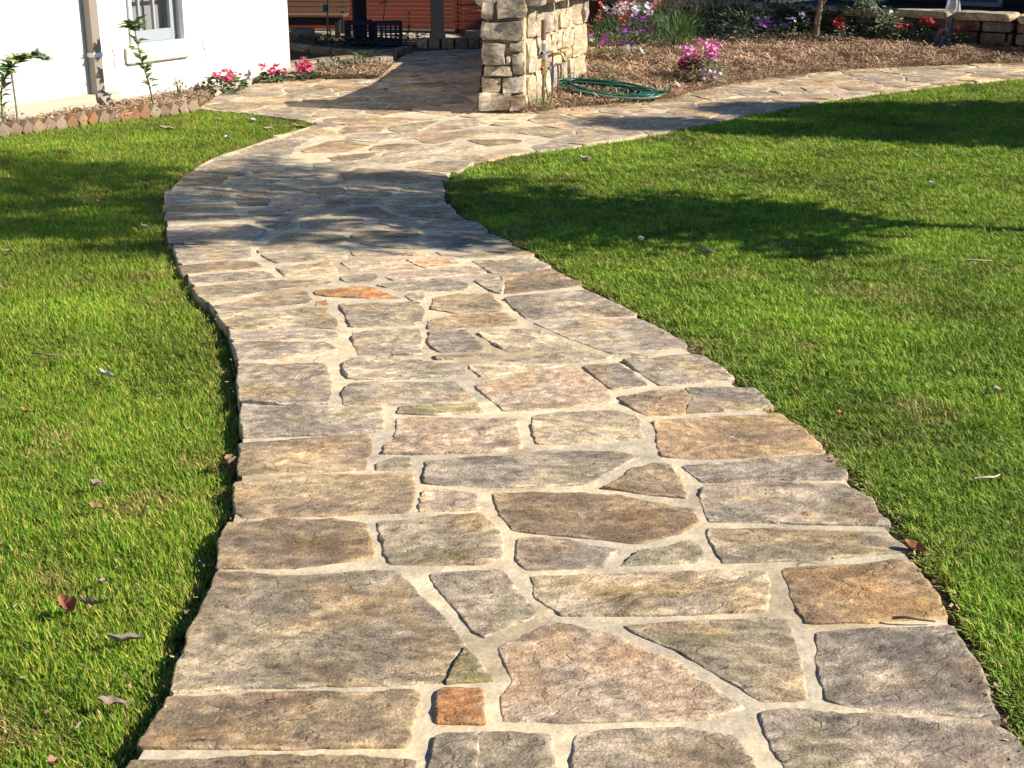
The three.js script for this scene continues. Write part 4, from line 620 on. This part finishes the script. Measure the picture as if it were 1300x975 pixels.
bush('small_plant', 'low straggly weed at the foot of the white wall at far left', ...onWall(-3.72, 0.16), { cat: 'plant', r: 0.14, h: 0.06, n: 26, len: 0.05, wid: 0.016, col: OLIVE, up: 0.3, y: 0.045 });
bush('small_plant', 'bright green weed tuft at the foot of the garden tap', 0.26, 11.52, { cat: 'weed', r: 0.1, h: 0.12, n: 60, len: 0.11, wid: 0.008, col: FRESH, up: 1.1, y: 0.0 });
// phlox in the mulch, in full flower
bush('phlox', 'tall pink, magenta and white flowering phlox alone at the front of the mulch', 1.78, 13.25, { r: 0.18, h: 0.24, n: 260, len: 0.075, wid: 0.024, col: FRESH, low: 0.8, heads: [
  { n: 8, col: PINK, size: 0.044, cluster: 18, ball: 0.11, y0: 0.25, y1: 0.36, spread: 0.9, label: 'light pink flower heads' }, { n: 7, col: MAGENTA, size: 0.042, cluster: 16, ball: 0.1, y0: 0.15, y1: 0.22, a: 3.0, label: 'magenta flower heads' }, { n: 8, col: [0.78, 0.6, 0.72], size: 0.036, cluster: 12, ball: 0.07, y0: 0.06, y1: 0.18, a: -0.9, label: 'whitish pink flower heads' }] });
bush('dill_bush', 'feathery bright green bush behind the phlox', 1.78, 15.6, { cat: 'shrub', r: 0.24, h: 0.3, n: 900, len: 0.13, wid: 0.007, col: [0.06, 0.15, 0.02], up: 0.9, stems: 14 });
bush('violet_petunia', 'violet and white flowers on straggling stems in the left of the mulch bed', 1.12, 14.45, { r: 0.32, h: 0.26, n: 300, len: 0.07, wid: 0.016, col: [0.09, 0.13, 0.04], heads: [{ n: 13, col: VIOLET, size: 0.075, petals: 6, y0: 0.12, y1: 0.32, stalk: 1, label: 'violet flowers' }, { n: 2, col: WHITE, size: 0.075, petals: 6, y0: 0.1, y1: 0.14, a: -1.2, stalk: 1, label: 'white flowers' }] });
bush('violet_petunia', 'low plant with one lilac flower just behind the hose', 0.88, 12.75, { r: 0.17, h: 0.2, n: 80, len: 0.06, wid: 0.02, col: [0.1, 0.13, 0.045], heads: [{ n: 2, col: LILAC, size: 0.05, y0: 0.14, y1: 0.2, a: 2.8, label: 'lilac flower' }] });
bush('tall_flowers', 'tall mixed plants with spikes of red flowers right beside the wall pier', 0.98, 15.6, { r: 0.34, h: 0.3, n: 330, len: 0.1, wid: 0.014, col: GREEN, up: 0.8, stems: 14, heads: [{ n: 12, col: RUST, size: 0.04, cluster: 9, ball: 0.05, tall: 0.14, y0: 0.22, y1: 0.48, stalk: 1, label: 'red flower spikes' }, { n: 3, col: WHITE, size: 0.05, cluster: 4, ball: 0.05, y0: 0.05, y1: 0.2, a: -2.5, label: 'white flowers' }] });
bush('tall_flowers', 'tall stems with lilac-white flower heads behind the violet flowers', 1.3, 15.75, { r: 0.36, h: 0.32, n: 330, len: 0.12, wid: 0.014, col: GREEN, up: 0.8, stems: 16, heads: [{ n: 10, col: VIOLET, size: 0.04, cluster: 7, ball: 0.06, y0: 0.2, y1: 0.36, stalk: 1, label: 'purple flower heads' }, { n: 18, col: [0.7, 0.66, 0.72], size: 0.04, cluster: 9, ball: 0.07, y0: 0.34, y1: 0.46, stalk: 1, label: 'pale lilac flower heads' }, { n: 6, col: RUST, size: 0.034, cluster: 6, ball: 0.04, tall: 0.12, y0: 0.2, y1: 0.4, stalk: 1, label: 'red flower spikes' }] });
bush('tall_flowers', 'tall stems with rust-red tips behind the feathery green bush', 1.75, 16.2, { r: 0.4, h: 0.38, n: 320, len: 0.12, wid: 0.013, col: [0.06, 0.12, 0.025], up: 0.9, stems: 16, heads: [{ n: 16, col: RUST, size: 0.032, cluster: 6, ball: 0.045, tall: 0.1, y0: 0.3, y1: 0.5, stalk: 1, label: 'rust-red flower tips' }] });
bush('shaded_shrub', 'dark shaded shrub with reddish tips left of the purple flowers', 2.5, 17.1, { cat: 'shrub', r: 0.48, h: 0.55, n: 420, len: 0.12, wid: 0.02, col: DEEP, up: 0.8, stems: 14, heads: [{ n: 8, col: RUST, size: 0.03, cluster: 5, ball: 0.04, y0: 0.45, y1: 0.6, stalk: 1, label: 'reddish tips' }] });
bush('shaded_shrub', 'dark shaded shrub directly behind the purple flowers', 3.1, 17.2, { cat: 'shrub', r: 0.42, h: 0.5, n: 360, len: 0.1, wid: 0.02, col: DEEP, up: 0.8, stems: 12 });
bush('shaded_shrub', 'low dark leafy plant at the edge of the sunlit mulch, left of the purple flowers', 2.62, 16.25, { cat: 'shrub', r: 0.24, h: 0.22, n: 170, len: 0.08, wid: 0.03, col: DEEP, stems: 6 });
bush('shaded_shrub', 'dark green leafy plant just right of the young tree trunk', 3.78, 17.2, { cat: 'shrub', r: 0.3, h: 0.4, n: 240, len: 0.09, wid: 0.03, col: [0.045, 0.1, 0.025], stems: 8 });
for (const [x, z, label] of [[2.05, 16.75, 'dark leafy shrub between the feathery bush and the reddish-tipped shrub'], [2.75, 16.75, 'dark rounded shrub right behind the low leafy plant at the mulch edge'], [3.4, 17.35, 'dark tall shrub hiding the retaining wall behind the young tree'], [4.15, 16.95, 'dark leafy shrub behind the red flowers, right of the young tree'], [4.6, 16.62, 'low dark shrub against the retaining wall, left of the plastic tree guard'], [1.45, 17.0, 'dark shrub filling the gap behind the lilac-white flowers']]) bush('shaded_shrub', label, x, z, { cat: 'shrub', r: 0.36, h: 0.36, n: 380, len: 0.09, wid: 0.028, col: [0.04, 0.085, 0.022], up: 0.5, stems: 12 });
bush('purple_flowers', 'purple flower clump at the left, with one pale lilac head beside it', 3.02, 16.4, { r: 0.2, h: 0.2, n: 110, len: 0.07, wid: 0.026, col: DEEP, heads: [{ n: 6, col: VIOLET, size: 0.036, cluster: 9, ball: 0.07, y0: 0.2, y1: 0.28, label: 'purple flower heads' }, { n: 2, col: LILAC, size: 0.036, cluster: 9, ball: 0.08, y0: 0.24, y1: 0.28, a: 3.1, label: 'lilac flower heads' }] });
bush('purple_flowers', 'pale lilac flowers growing just left of the young tree trunk', 3.36, 16.62, { r: 0.17, h: 0.2, n: 90, len: 0.07, wid: 0.026, col: GREEN, heads: [{ n: 5, col: LILAC, size: 0.036, cluster: 7, ball: 0.06, y0: 0.2, y1: 0.3, label: 'lilac flower heads' }] });
const reds = [[3.86, 16.55, 'red flowering plant nearest the young tree trunk, largest of the red ones', 6], [4.44, 16.3, 'red flowering plant with a small white bloom, right of the white snapdragon', 4, 1], [4.72, 16.25, 'red flowering plant left of the plastic tree guard, in full leaf', 4], [4.94, 16.14, 'red flowering plant at the left foot of the plastic tree guard', 3], [5.1, 16.02, 'red flowering plant at the right foot of the plastic tree guard', 3]];
for (const [x, z, label, n, wh] of reds) bush('red_flowers', label, x, z, { r: 0.13, h: 0.17, n: 75, len: 0.06, wid: 0.024, col: [0.045, 0.11, 0.025], heads: [{ n, col: SCARLET, size: 0.04, cluster: 9, ball: 0.075, y0: 0.17, y1: 0.26, label: 'red flower heads' }, ...(wh ? [{ n: 1, col: WHITE, size: 0.036, cluster: 5, ball: 0.04, y0: 0.14, y1: 0.16, a: -0.3, label: 'white bloom' }] : [])] }, 'red flowers along the back of the mulch bed');
bush('white_snapdragon', 'white snapdragon between two red flowering plants', 4.24, 16.45, { r: 0.1, h: 0.18, n: 60, len: 0.06, wid: 0.02, col: GREEN, up: 0.5, heads: [{ n: 4, col: [0.78, 0.78, 0.62], size: 0.032, cluster: 8, ball: 0.035, tall: 0.14, y0: 0.2, y1: 0.28, label: 'white flower spikes' }] });
bush('ground_cover', 'dark low ground cover below the blue crates', -2.2, 17.15, { cat: 'plant', r: 0.55, h: 0.12, n: 420, len: 0.07, wid: 0.025, col: DEEP, y: 0 });
bush('ground_cover', 'dark low ground cover between the crates and the right-hand post', -1.3, 17.25, { cat: 'plant', r: 0.3, h: 0.14, n: 220, len: 0.07, wid: 0.025, col: DEEP, y: 0 });
bush('spiky_plant', 'dark spiky strap-leaved plant in the shade at the back', 3.1, 20.2, { cat: 'plant', r: 0.35, h: 0.15, n: 44, len: 0.6, wid: 0.05, col: DEEP, up: 0.9, y: 0.02 });

// young shrubs against the white wall, one of them with a cane
function sapling(label, x, z, stemPts, tufts, leafLen, col, seed) {
  const t = thing('sapling', label, 'young tree', x, z, 0.03), r = rngOf(seed), gs = [], P = stemPts.map((p) => new THREE.Vector3(...p)), c = new THREE.CatmullRomCurve3(P);
  part('trunk', tint(tube(P, 0.009, 0.004, 6, 24), [0.17, 0.15, 0.1]), M.chip, t);
  for (const [u, n, spread, len] of tufts) for (let i = 0; i < n * 1.7; i++) { const q = c.getPointAt(clamp(u + (r() - 0.5) * spread, 0.02, 1)); gs.push(tint(aim(leafBlade(leafLen * len * (0.7 + r() * 0.6), leafLen * 0.4 * len, 0.6, r), i * 2.4 + r(), 0.1 + r() * 0.7, q.x, q.y, q.z, (r() - 0.5) * 1.2), varied(r() < 0.45 ? [0.2, 0.3, 0.06] : col.map((q) => q * 1.6), r, 0.3))); }
  part('foliage', mergeGeometries(gs), M.leaf, t); return t;
}
sapling('slim upright sapling with a leafy tuft in front of the white wall window', -3.02, 11.68, [[0.02, 0, 0], [-0.01, 0.2, 0.01], [-0.06, 0.42, 0], [-0.09, 0.66, 0.01]], [[0.96, 30, 0.1, 1.05], [0.72, 8, 0.16, 0.9], [0.5, 9, 0.2, 0.95], [0.28, 7, 0.16, 0.8]], 0.12, [0.065, 0.12, 0.03], 11);
sapling('sapling bending right with blue-green leaves at the far left wall', -3.93, 10.72, [[0, 0, 0], [0.02, 0.25, 0], [0.12, 0.42, 0.02], [0.28, 0.49, 0.03], [0.42, 0.47, 0.04]], [[0.95, 10, 0.08, 0.75], [0.8, 16, 0.2, 0.9], [0.62, 20, 0.22, 1], [0.4, 9, 0.2, 0.9], [0.2, 6, 0.2, 0.7]], 0.13, [0.03, 0.08, 0.045], 12);
{ const m = part('garden_cane', tube([V(-3.78, -0.02, 10.62), V(-3.78, 0.2, 10.62), V(-3.785, 0.42, 10.62)], 0.008, 0.007, 6), M.stake, scene); tag(m, 'thin bamboo cane holding the bent sapling at the far left', 'cane'); }

// young olive tree in the mulch
{
  const x = 3.5, z = 16.35, t = thing('olive_tree', 'young grey-leaved olive tree with a drooping branch in the mulch bed', 'tree', x, z, bedY(x, z) - 0.03), r = rngOf(5), P = (a) => a.map((p) => new THREE.Vector3(...p));
  part('trunk', [tube(P([[0, -0.05, 0], [0.012, 0.2, 0], [0.03, 0.42, 0], [0.05, 0.55, 0], [0.04, 1.0, 0.02], [0.02, 1.5, 0]]), 0.04, 0.014, 9, 30)], std({ color: rgb(0.85, 0.75, 0.6), map: barkMap, roughness: 0.9 }), t);
  const limbs = [[[0.04, 0.42, 0], [0.12, 0.55, 0.03], [0.3, 0.62, 0.05], [0.52, 0.46, 0.1], [0.74, 0.34, 0.12], [0.9, 0.3, 0.13]], [[0.04, 0.46, 0], [-0.1, 0.68, 0.04], [-0.3, 0.74, 0.06], [-0.42, 0.66, 0.08]], [[0.05, 0.58, 0], [0.2, 0.75, 0.1], [0.4, 0.78, 0.2], [0.55, 0.64, 0.22]], [[0.04, 0.9, 0], [0.3, 1.2, -0.1], [0.45, 1.5, -0.15]], [[0.04, 0.8, 0], [-0.25, 1.1, -0.1], [-0.4, 1.4, 0]], [[0.04, 0.62, 0], [0.0, 0.8, 0.2], [0.1, 0.95, 0.42]], [[0.03, 1.0, 0], [0.1, 1.4, 0.25], [0.0, 1.75, 0.3]], [[0.05, 0.6, 0], [0.22, 0.66, -0.1], [0.5, 0.6, -0.15], [0.7, 0.5, -0.2]]];
  const leaves = [];
  for (const l of limbs) { const pts = P(l), c = new THREE.CatmullRomCurve3(pts); part('branch', tube(pts, 0.014, 0.004, 6, 18), M.stake, t); for (let i = 0; i < 300; i++) { const u = 0.3 + 0.7 * Math.sqrt(r()), q = c.getPointAt(Math.min(1, u)), s = 0.16 * u; leaves.push(tint(aim(leafBlade(0.055 + r() * 0.05, 0.015 + r() * 0.008, 0.3, r), r() * 6.28, (r() - 0.5) * 1.8, q.x + (r() - 0.5) * s, q.y + (r() - 0.6) * s, q.z + (r() - 0.5) * s, r() * 3), varied([0.19, 0.22, 0.12], r, 0.35))); } }
  part('crown', mergeGeometries(leaves), M.leaf, t);
}
// tree guard of clear plastic with its cane
{
  const x = 5.02, z = 16.3, t = thing('tree_guard', 'clear plastic tree guard sleeve beside a cane at the right', 'tree guard', x, z, bedY(x, z) - 0.02), g = new THREE.CylinderGeometry(0.06, 0.17, 0.62, 22, 14, true), p = g.attributes.position;
  for (let i = 0; i < p.count; i++) { const y = p.getY(i), a = Math.atan2(p.getZ(i), p.getX(i)), k = 1 + 0.28 * n2(Math.cos(a) * 2 + 3, Math.sin(a) * 2 + y * 5, 3) + 0.12 * Math.sin(a * 7 + y * 9); p.setX(i, p.getX(i) * k + 0.03 * Math.sin(y * 7)); p.setZ(i, p.getZ(i) * k); } g.translate(0, 0.3, 0); g.computeVertexNormals();
  part('sleeve', g, M.plastic, t); part('cane', tube([new THREE.Vector3(0.05, 0, 0.08), new THREE.Vector3(0.055, 0.5, 0.08), new THREE.Vector3(0.08, 1.2, 0.08)], 0.009, 0.008, 6), M.stake, t);
}

// ---------------------------------------------------------------- hose
{
  const r = rngOf(19), t = thing('garden_hose', 'green garden hose lying coiled on the mulch edge beside the path', 'hose', 0.95, 12.22, 0.05, -0.24); t.rotation.x = 0.1;
  const g = []; for (let k = 0; k < 15; k++) { const pts = [], a0 = r() * 6, rx = 0.26 + r() * 0.24, rz = 0.06 + r() * 0.14, cx = -0.14 + (r() - 0.5) * 0.14; for (let i = 0; i <= 14; i++) { const a = a0 + (i / 14) * 6.1; pts.push(new THREE.Vector3(cx + Math.cos(a) * rx, 0.012 + 0.006 * k * (0.5 + 0.5 * Math.cos(a + 2.5)) + r() * 0.006, Math.sin(a) * rz + (r() - 0.5) * 0.03)); } g.push(tint(tube(pts, 0.0105, 0.0105, 7, 60), k % 4 === 0 ? [0.11, 0.2, 0.14] : varied([0.014, 0.075, 0.045], r, 0.35))); }
  part('coil', g, M.hose, t);
  part('free_end', tint(tube([new THREE.Vector3(0.2, 0.03, 0.05), new THREE.Vector3(0.33, 0.04, -0.02), new THREE.Vector3(0.42, 0.05, -0.04), new THREE.Vector3(0.43, 0.1, -0.05)], 0.0085, 0.0085, 7, 24), [0.012, 0.1, 0.07]), M.hose, t);
  part('free_end', tint(tube([new THREE.Vector3(-0.5, 0.03, 0.02), new THREE.Vector3(-0.58, 0.06, -0.06), new THREE.Vector3(-0.57, 0.14, -0.1), new THREE.Vector3(-0.54, 0.18, -0.12)], 0.0085, 0.0085, 7, 24), [0.012, 0.09, 0.07]), M.hose, t);
}

// ---------------------------------------------------------------- back left: fence, bench, posts, crates
{
  const F = [-2.22, 18.95], D = [0.998, -0.06], len = Math.hypot(...D), d = [D[0] / len, D[1] / len], ry = Math.atan2(d[1], d[0]);
  const f = thing('slat_fence', 'red stained fence of horizontal timber slats behind the garden', 'fence', F[0], F[1], 0.06, ry);
  const r = rngOf(23);
  for (let i = 0; i < 30; i++) for (const [x0, x1] of [[-4.6, -1.2], [-1.19, 1.5], [1.51, 4.4]]) part(numbered('slat'), box(x1 - x0, 0.047, 0.02, (x0 + x1) / 2, 0.03 + i * 0.054, (r() - 0.5) * 0.006), M.red, f);
  for (const x of [-3, -1.195, 1.505, 3.2]) part('post', box(0.09, 1.7, 0.09, x, 0.8, -0.06), M.red, f);
  const s = [[-4.2, 19.6], [-2.9, 18.75], [-1.9, 18.2], [-0.9, 17.6], [-0.5, 17.9], [-0.9, 18.6]]; struct('sand_strip', sheet(s, 0.03, 0.03), std({ color: rgb(0.42, 0.35, 0.25), bumpMap: grit, bumpScale: 0.02, roughness: 1 }), 'strip of pale sandy ground at the foot of the red fence');
  const b = thing('garden_bench', 'brown slatted timber bench in front of the red fence', 'bench', -2.9, 18.5, 0.03, ry);
  for (let i = 0; i < 5; i++) part('backrest_slat', box(1.5, 0.05, 0.02, 0, 0.3 + i * 0.062, -0.22 - i * 0.015, 0, -0.2), M.bench, b);
  for (let i = 0; i < 5; i++) part('seat_slat', box(1.5, 0.025, 0.07, 0, 0.245, -0.17 + i * 0.085), M.bench, b);
  for (const x of [-0.66, 0.66]) { part('leg', box(0.06, 0.24, 0.06, x, 0.11, 0.16), M.dark, b); part('leg', box(0.06, 0.24, 0.06, x, 0.11, -0.17), M.dark, b); part('back_support', box(0.05, 0.5, 0.04, x, 0.4, -0.26, 0, -0.2), M.dark, b); }
  part('apron', box(1.4, 0.1, 0.03, 0, 0.18, 0.16), M.dark, b);
  const p1 = thing('timber_post', 'dark timber post standing behind the blue crates', 'post', -1.88, 17.55); part('shaft', box(0.15, 2.8, 0.15, 0, 1.35, 0, 0.3), M.post, p1);
  const p2 = thing('timber_post', 'dark timber post on the low pale stone edging, right of the crates', 'post', -0.92, 17.5); part('shaft', box(0.155, 2.8, 0.155, 0, 1.35, 0, 0.1), M.post, p2); part('foot', box(0.19, 0.14, 0.19, 0, 0.06, 0, 0.1), M.post, p2);
  const crate = (label, x, z, turn) => { const c = thing('milk_crate', label, 'crate', x, z, 0.02, turn, 'blue crates'), w = 0.33, hh = 0.27; part('base', box(w, 0.012, w, 0, 0.01, 0), M.crate, c);
    for (let k = 0; k < 4; k++) { const gs = [box(w, 0.035, 0.014, 0, hh - 0.018, w / 2 - 0.008), box(w, 0.05, 0.014, 0, 0.03, w / 2 - 0.008), box(w, 0.014, 0.012, 0, 0.125, w / 2 - 0.008), box(w, 0.014, 0.012, 0, 0.18, w / 2 - 0.008)]; for (let i = 0; i < 6; i++) gs.push(box(i % 5 ? 0.012 : 0.03, hh, 0.013, -w / 2 + 0.015 + i * ((w - 0.03) / 5), hh / 2, w / 2 - 0.0085)); const g = mergeGeometries(gs); g.rotateY((k * Math.PI) / 2); part('side', g, M.crate, c); } };
  crate('blue plastic crate standing in front of the dark post, leftmost of two', -1.86, 17.3, 0.25); crate('blue plastic crate right of another, away from the dark post', -1.5, 17.2, 0.12);
  const st = thing('tree_stake', 'pale timber stake with a green tie in front of the red fence', 'stake', -2.32, 17.9); part('shaft', tube([new THREE.Vector3(-0.01, 0, 0), new THREE.Vector3(0, 0.3, 0), new THREE.Vector3(0.015, 0.56, 0)], 0.011, 0.011, 6), M.stake, st); part('tie', tint(box(0.05, 0.09, 0.03, -0.025, 0.4, 0.01), [0.03, 0.12, 0.08]), M.chip, st);
  sapling('thin seedling at the foot of the pale stake', -2.3, 17.85, [[0, 0, 0], [0.01, 0.1, 0], [0, 0.18, 0.01]], [[0.6, 12, 0.8, 0.6]], 0.1, DEEP, 15);
  sapling('spindly shrub with dark leaves between the blue crates and the right post', -1.3, 17.6, [[0, 0, 0], [0.02, 0.18, 0], [0.03, 0.34, 0.01]], [[0.6, 16, 0.8, 0.5]], 0.1, DEEP, 16);
  sapling('dark leafy shrub in front of the red fence, right of the right post', -0.3, 17.75, [[0, 0, 0], [-0.03, 0.25, 0], [-0.12, 0.5, 0.01], [-0.2, 0.75, 0.02]], [[0.7, 40, 0.6, 0.9]], 0.14, DEEP, 17);
  sapling('dark overhanging shrub in front of the red fence above the crates', -1.62, 17.65, [[0, 0, 0], [0.03, 0.3, 0], [0.08, 0.52, 0.01], [0.16, 0.85, 0.03]], [[0.75, 46, 0.5, 0.9]], 0.14, DEEP, 18);
  const rk = thing('boulder', 'dark rounded boulder in the shaded bed below the bench', 'rock', -2.6, 17.6); { const m = part('stone', stoneTint(roughBlock(0.3, 0.2, 0.3, 77, 2), [0.6, 0.6, 0.62], 3), stoneMats[0], rk); m.position.y = 0.08; }
}

// ---------------------------------------------------------------- back right: retaining wall, verandah and the house that shades it
{
  const w = thing('retaining_wall', 'low dark stone retaining wall with light flat capstones at back right', 'wall'), r = rngOf(41);
  const line = smoothLine([[1.2, 18.95], [2.3, 18.5], [3.0, 18.0], [3.7, 17.45], [4.33, 16.9], [5.0, 16.35], [5.6, 15.92], [6.4, 15.6]], 60);
  let acc = 0, start = line[0]; const segs = []; for (let i = 1; i < line.length; i++) { acc += Math.hypot(line[i][0] - line[i - 1][0], line[i][1] - line[i - 1][1]); if (acc > 0.62) { segs.push([start, line[i]]); start = line[i]; acc = 0; } }
  for (const [a, b] of segs) { const L = Math.hypot(b[0] - a[0], b[1] - a[1]), ry = Math.atan2(b[1] - a[1], b[0] - a[0]), cx = (a[0] + b[0]) / 2, cz = (a[1] + b[1]) / 2, seed = 400 + Math.round(cx * 31);
    const cap = part(numbered('capstone'), stoneTint(roughBlock(L * 0.99, 0.09, 0.4, seed, 0.7), [1.35, 1.33, 1.25], seed), stoneMats[1], w); cap.position.set(cx, 0.42 + r() * 0.02, -cz); cap.rotation.y = ry;
    let y = 0; for (const hgt of [0.14, 0.13, 0.12]) { let s = 0; while (s < 0.95) { const k = Math.min(0.3 + r() * 0.35, 1 - s), m = part(numbered('wall_stone'), stoneTint(roughBlock(L * k - 0.012, hgt - 0.01, 0.3, seed + s * 50 + y * 90, 0.6), varied([0.5, 0.47, 0.43], r, 0.25), seed), stoneMats[r() < 0.6 ? 2 : 0], w), q = s + k / 2 - 0.5; m.position.set(cx + Math.cos(ry) * L * q, y + hgt / 2, -(cz + Math.sin(ry) * L * q)); m.rotation.y = ry; s += k; } y += hgt; } }
  const h = thing('verandah_house', 'dark verandah with bluish windows behind the retaining wall', 'house', 4.33, 16.9, 0, Math.atan2(-0.62, 0.785));
  part('floor', box(7.5, 0.1, 3, 1.6, 0.3, -1.95), M.dark, h); part('wall', [box(7.5, 3.2, 0.2, 1.6, 1.9, -3.0)], M.dark, h);
  for (const x of [-1.5, 0.1, 1.5]) { const wn = part('window', [box(0.06, 1.5, 0.08, x - 0.35, 1.1, -2.88), box(0.06, 1.5, 0.08, x + 0.35, 1.1, -2.88), box(0.76, 0.06, 0.08, x, 0.37, -2.88), box(0.76, 0.06, 0.08, x, 1.85, -2.88)], M.sash, h); part('pane', box(0.64, 1.42, 0.02, x, 1.1, -2.885), std({ color: rgb(0.1, 0.16, 0.26), roughness: 0.1, metalness: 0.2 }), wn); }  // pane colour carries the blue of reflected sky
  part('verandah_roof', box(4.6, 0.12, 2.9, 0.0, 2.75, -2.2, 0, 0.12), M.roof, h); for (const x of [-2.1, 1.9]) part('verandah_post', box(0.1, 2.4, 0.1, x, 1.5, -0.95), M.post, h);
  const big = thing('main_house', 'large two-storey house block at the right, outside the picture, shading the back garden', 'house', 6.9, 16.1); 
  part('wall', box(6, 5.0, 9, 3, 2.5, -4.5), M.stucco, big); part('roof', new THREE.ConeGeometry(5.6, 1.6, 4).rotateY(Math.PI / 4).scale(0.82, 1, 1.2).translate(3, 5.8, -4.5), M.roof, big);
}

bush('hedge', 'dark clipped hedge in deep shade behind the tall flowers', 1.5, 19.6, { cat: 'hedge', r: 1.0, h: 1.0, n: 2600, len: 0.1, wid: 0.04, col: DEEP, y: 0, stems: 20 });
// ---------------------------------------------------------------- trees to the right of the view, whose shadows cross the lawn
function tree(name, label, x, z, trunkH, r0, crownFn, n, leaf, seed, col) {
  const t = thing(name, label, 'tree', x, z, -0.04), r = rngOf(seed), gs = [], limbs = [];
  part('trunk', tube([new THREE.Vector3(0, 0, 0), new THREE.Vector3(0.03, trunkH * 0.5, 0.02), new THREE.Vector3(0, trunkH, 0)], r0, r0 * 0.45, 9, 14), M.bark, t);
  const clumps = []; for (let i = 0; i < n / 60; i++) { const q = crownFn(r); if (q) clumps.push(q); }
  for (const [cx, cy, cz, s] of clumps) { limbs.push(tube([new THREE.Vector3(0, Math.min(cy * 0.7, trunkH * 0.95), 0), new THREE.Vector3(cx * 0.5, lerp(Math.min(cy * 0.7, trunkH * 0.95), cy, 0.6), cz * 0.5), new THREE.Vector3(cx, cy, cz)], 0.022, 0.007, 4, 5)); for (let k = 0; k < 60; k++) { const a = r() * 6.283, b = Math.acos(2 * r() - 1), q = s * Math.cbrt(r()); gs.push(tint(aim(leafBlade(leaf * (0.6 + r() * 0.7), leaf * 0.42, 0.4, r), r() * 6.28, (r() - 0.6) * 1.6, cx + Math.sin(b) * Math.cos(a) * q, cy + Math.cos(b) * q * 0.7, cz + Math.sin(b) * Math.sin(a) * q, r() * 3), varied(col, r, 0.35))); } }
  part('branch', limbs, M.bark, t); part('crown', mergeGeometries(gs), M.leaf, t);
}
tree('garden_tree', 'small spreading tree on the right lawn, outside the picture, shading lawn and path', 4.0, 6.82, 2.4, 0.06, (r) => { const q = r(); if (q > 0.36 && q < 0.68 && r() < 0.62) return null; const y = 1.75 + 3.6 * q, w = lerp(0.45, 1.3, Math.min(1, q * 1.5)) * (1 - 0.5 * Math.max(0, q - 0.75)), a = r() * 6.283, k = Math.sqrt(r()) * w; return [Math.cos(a) * k, y, Math.sin(a) * k * 1.1 + lerp(0.22, 0.1, q), q > 0.36 && q < 0.68 ? 0.15 : 0.24]; }, 12600, 0.125, 201, GREEN);
tree('cypress', 'narrow dark conifer right of the lawn, outside the picture', 8.5, 9.2, 4.2, 0.1, (r) => { const q = Math.pow(r(), 1.3), a = r() * 6.283, k = Math.sqrt(r()) * 1.15 * (1 - q); return [Math.cos(a) * k, 0.4 + q * 4.8, Math.sin(a) * k, 0.3]; }, 20000, 0.17, 202, DEEP);
tree('conifer', 'broad dark conifer behind the narrow one, outside the picture', 9.6, 9.95, 4.0, 0.14, (r) => { const q = Math.pow(r(), 1.4), a = r() * 6.283, k = Math.sqrt(r()) * 2.3 * (1 - q); return [Math.cos(a) * k, 0.4 + q * 4.7, Math.sin(a) * k, 0.42]; }, 48000, 0.22, 203, DEEP);

renderer.render(scene, camera);
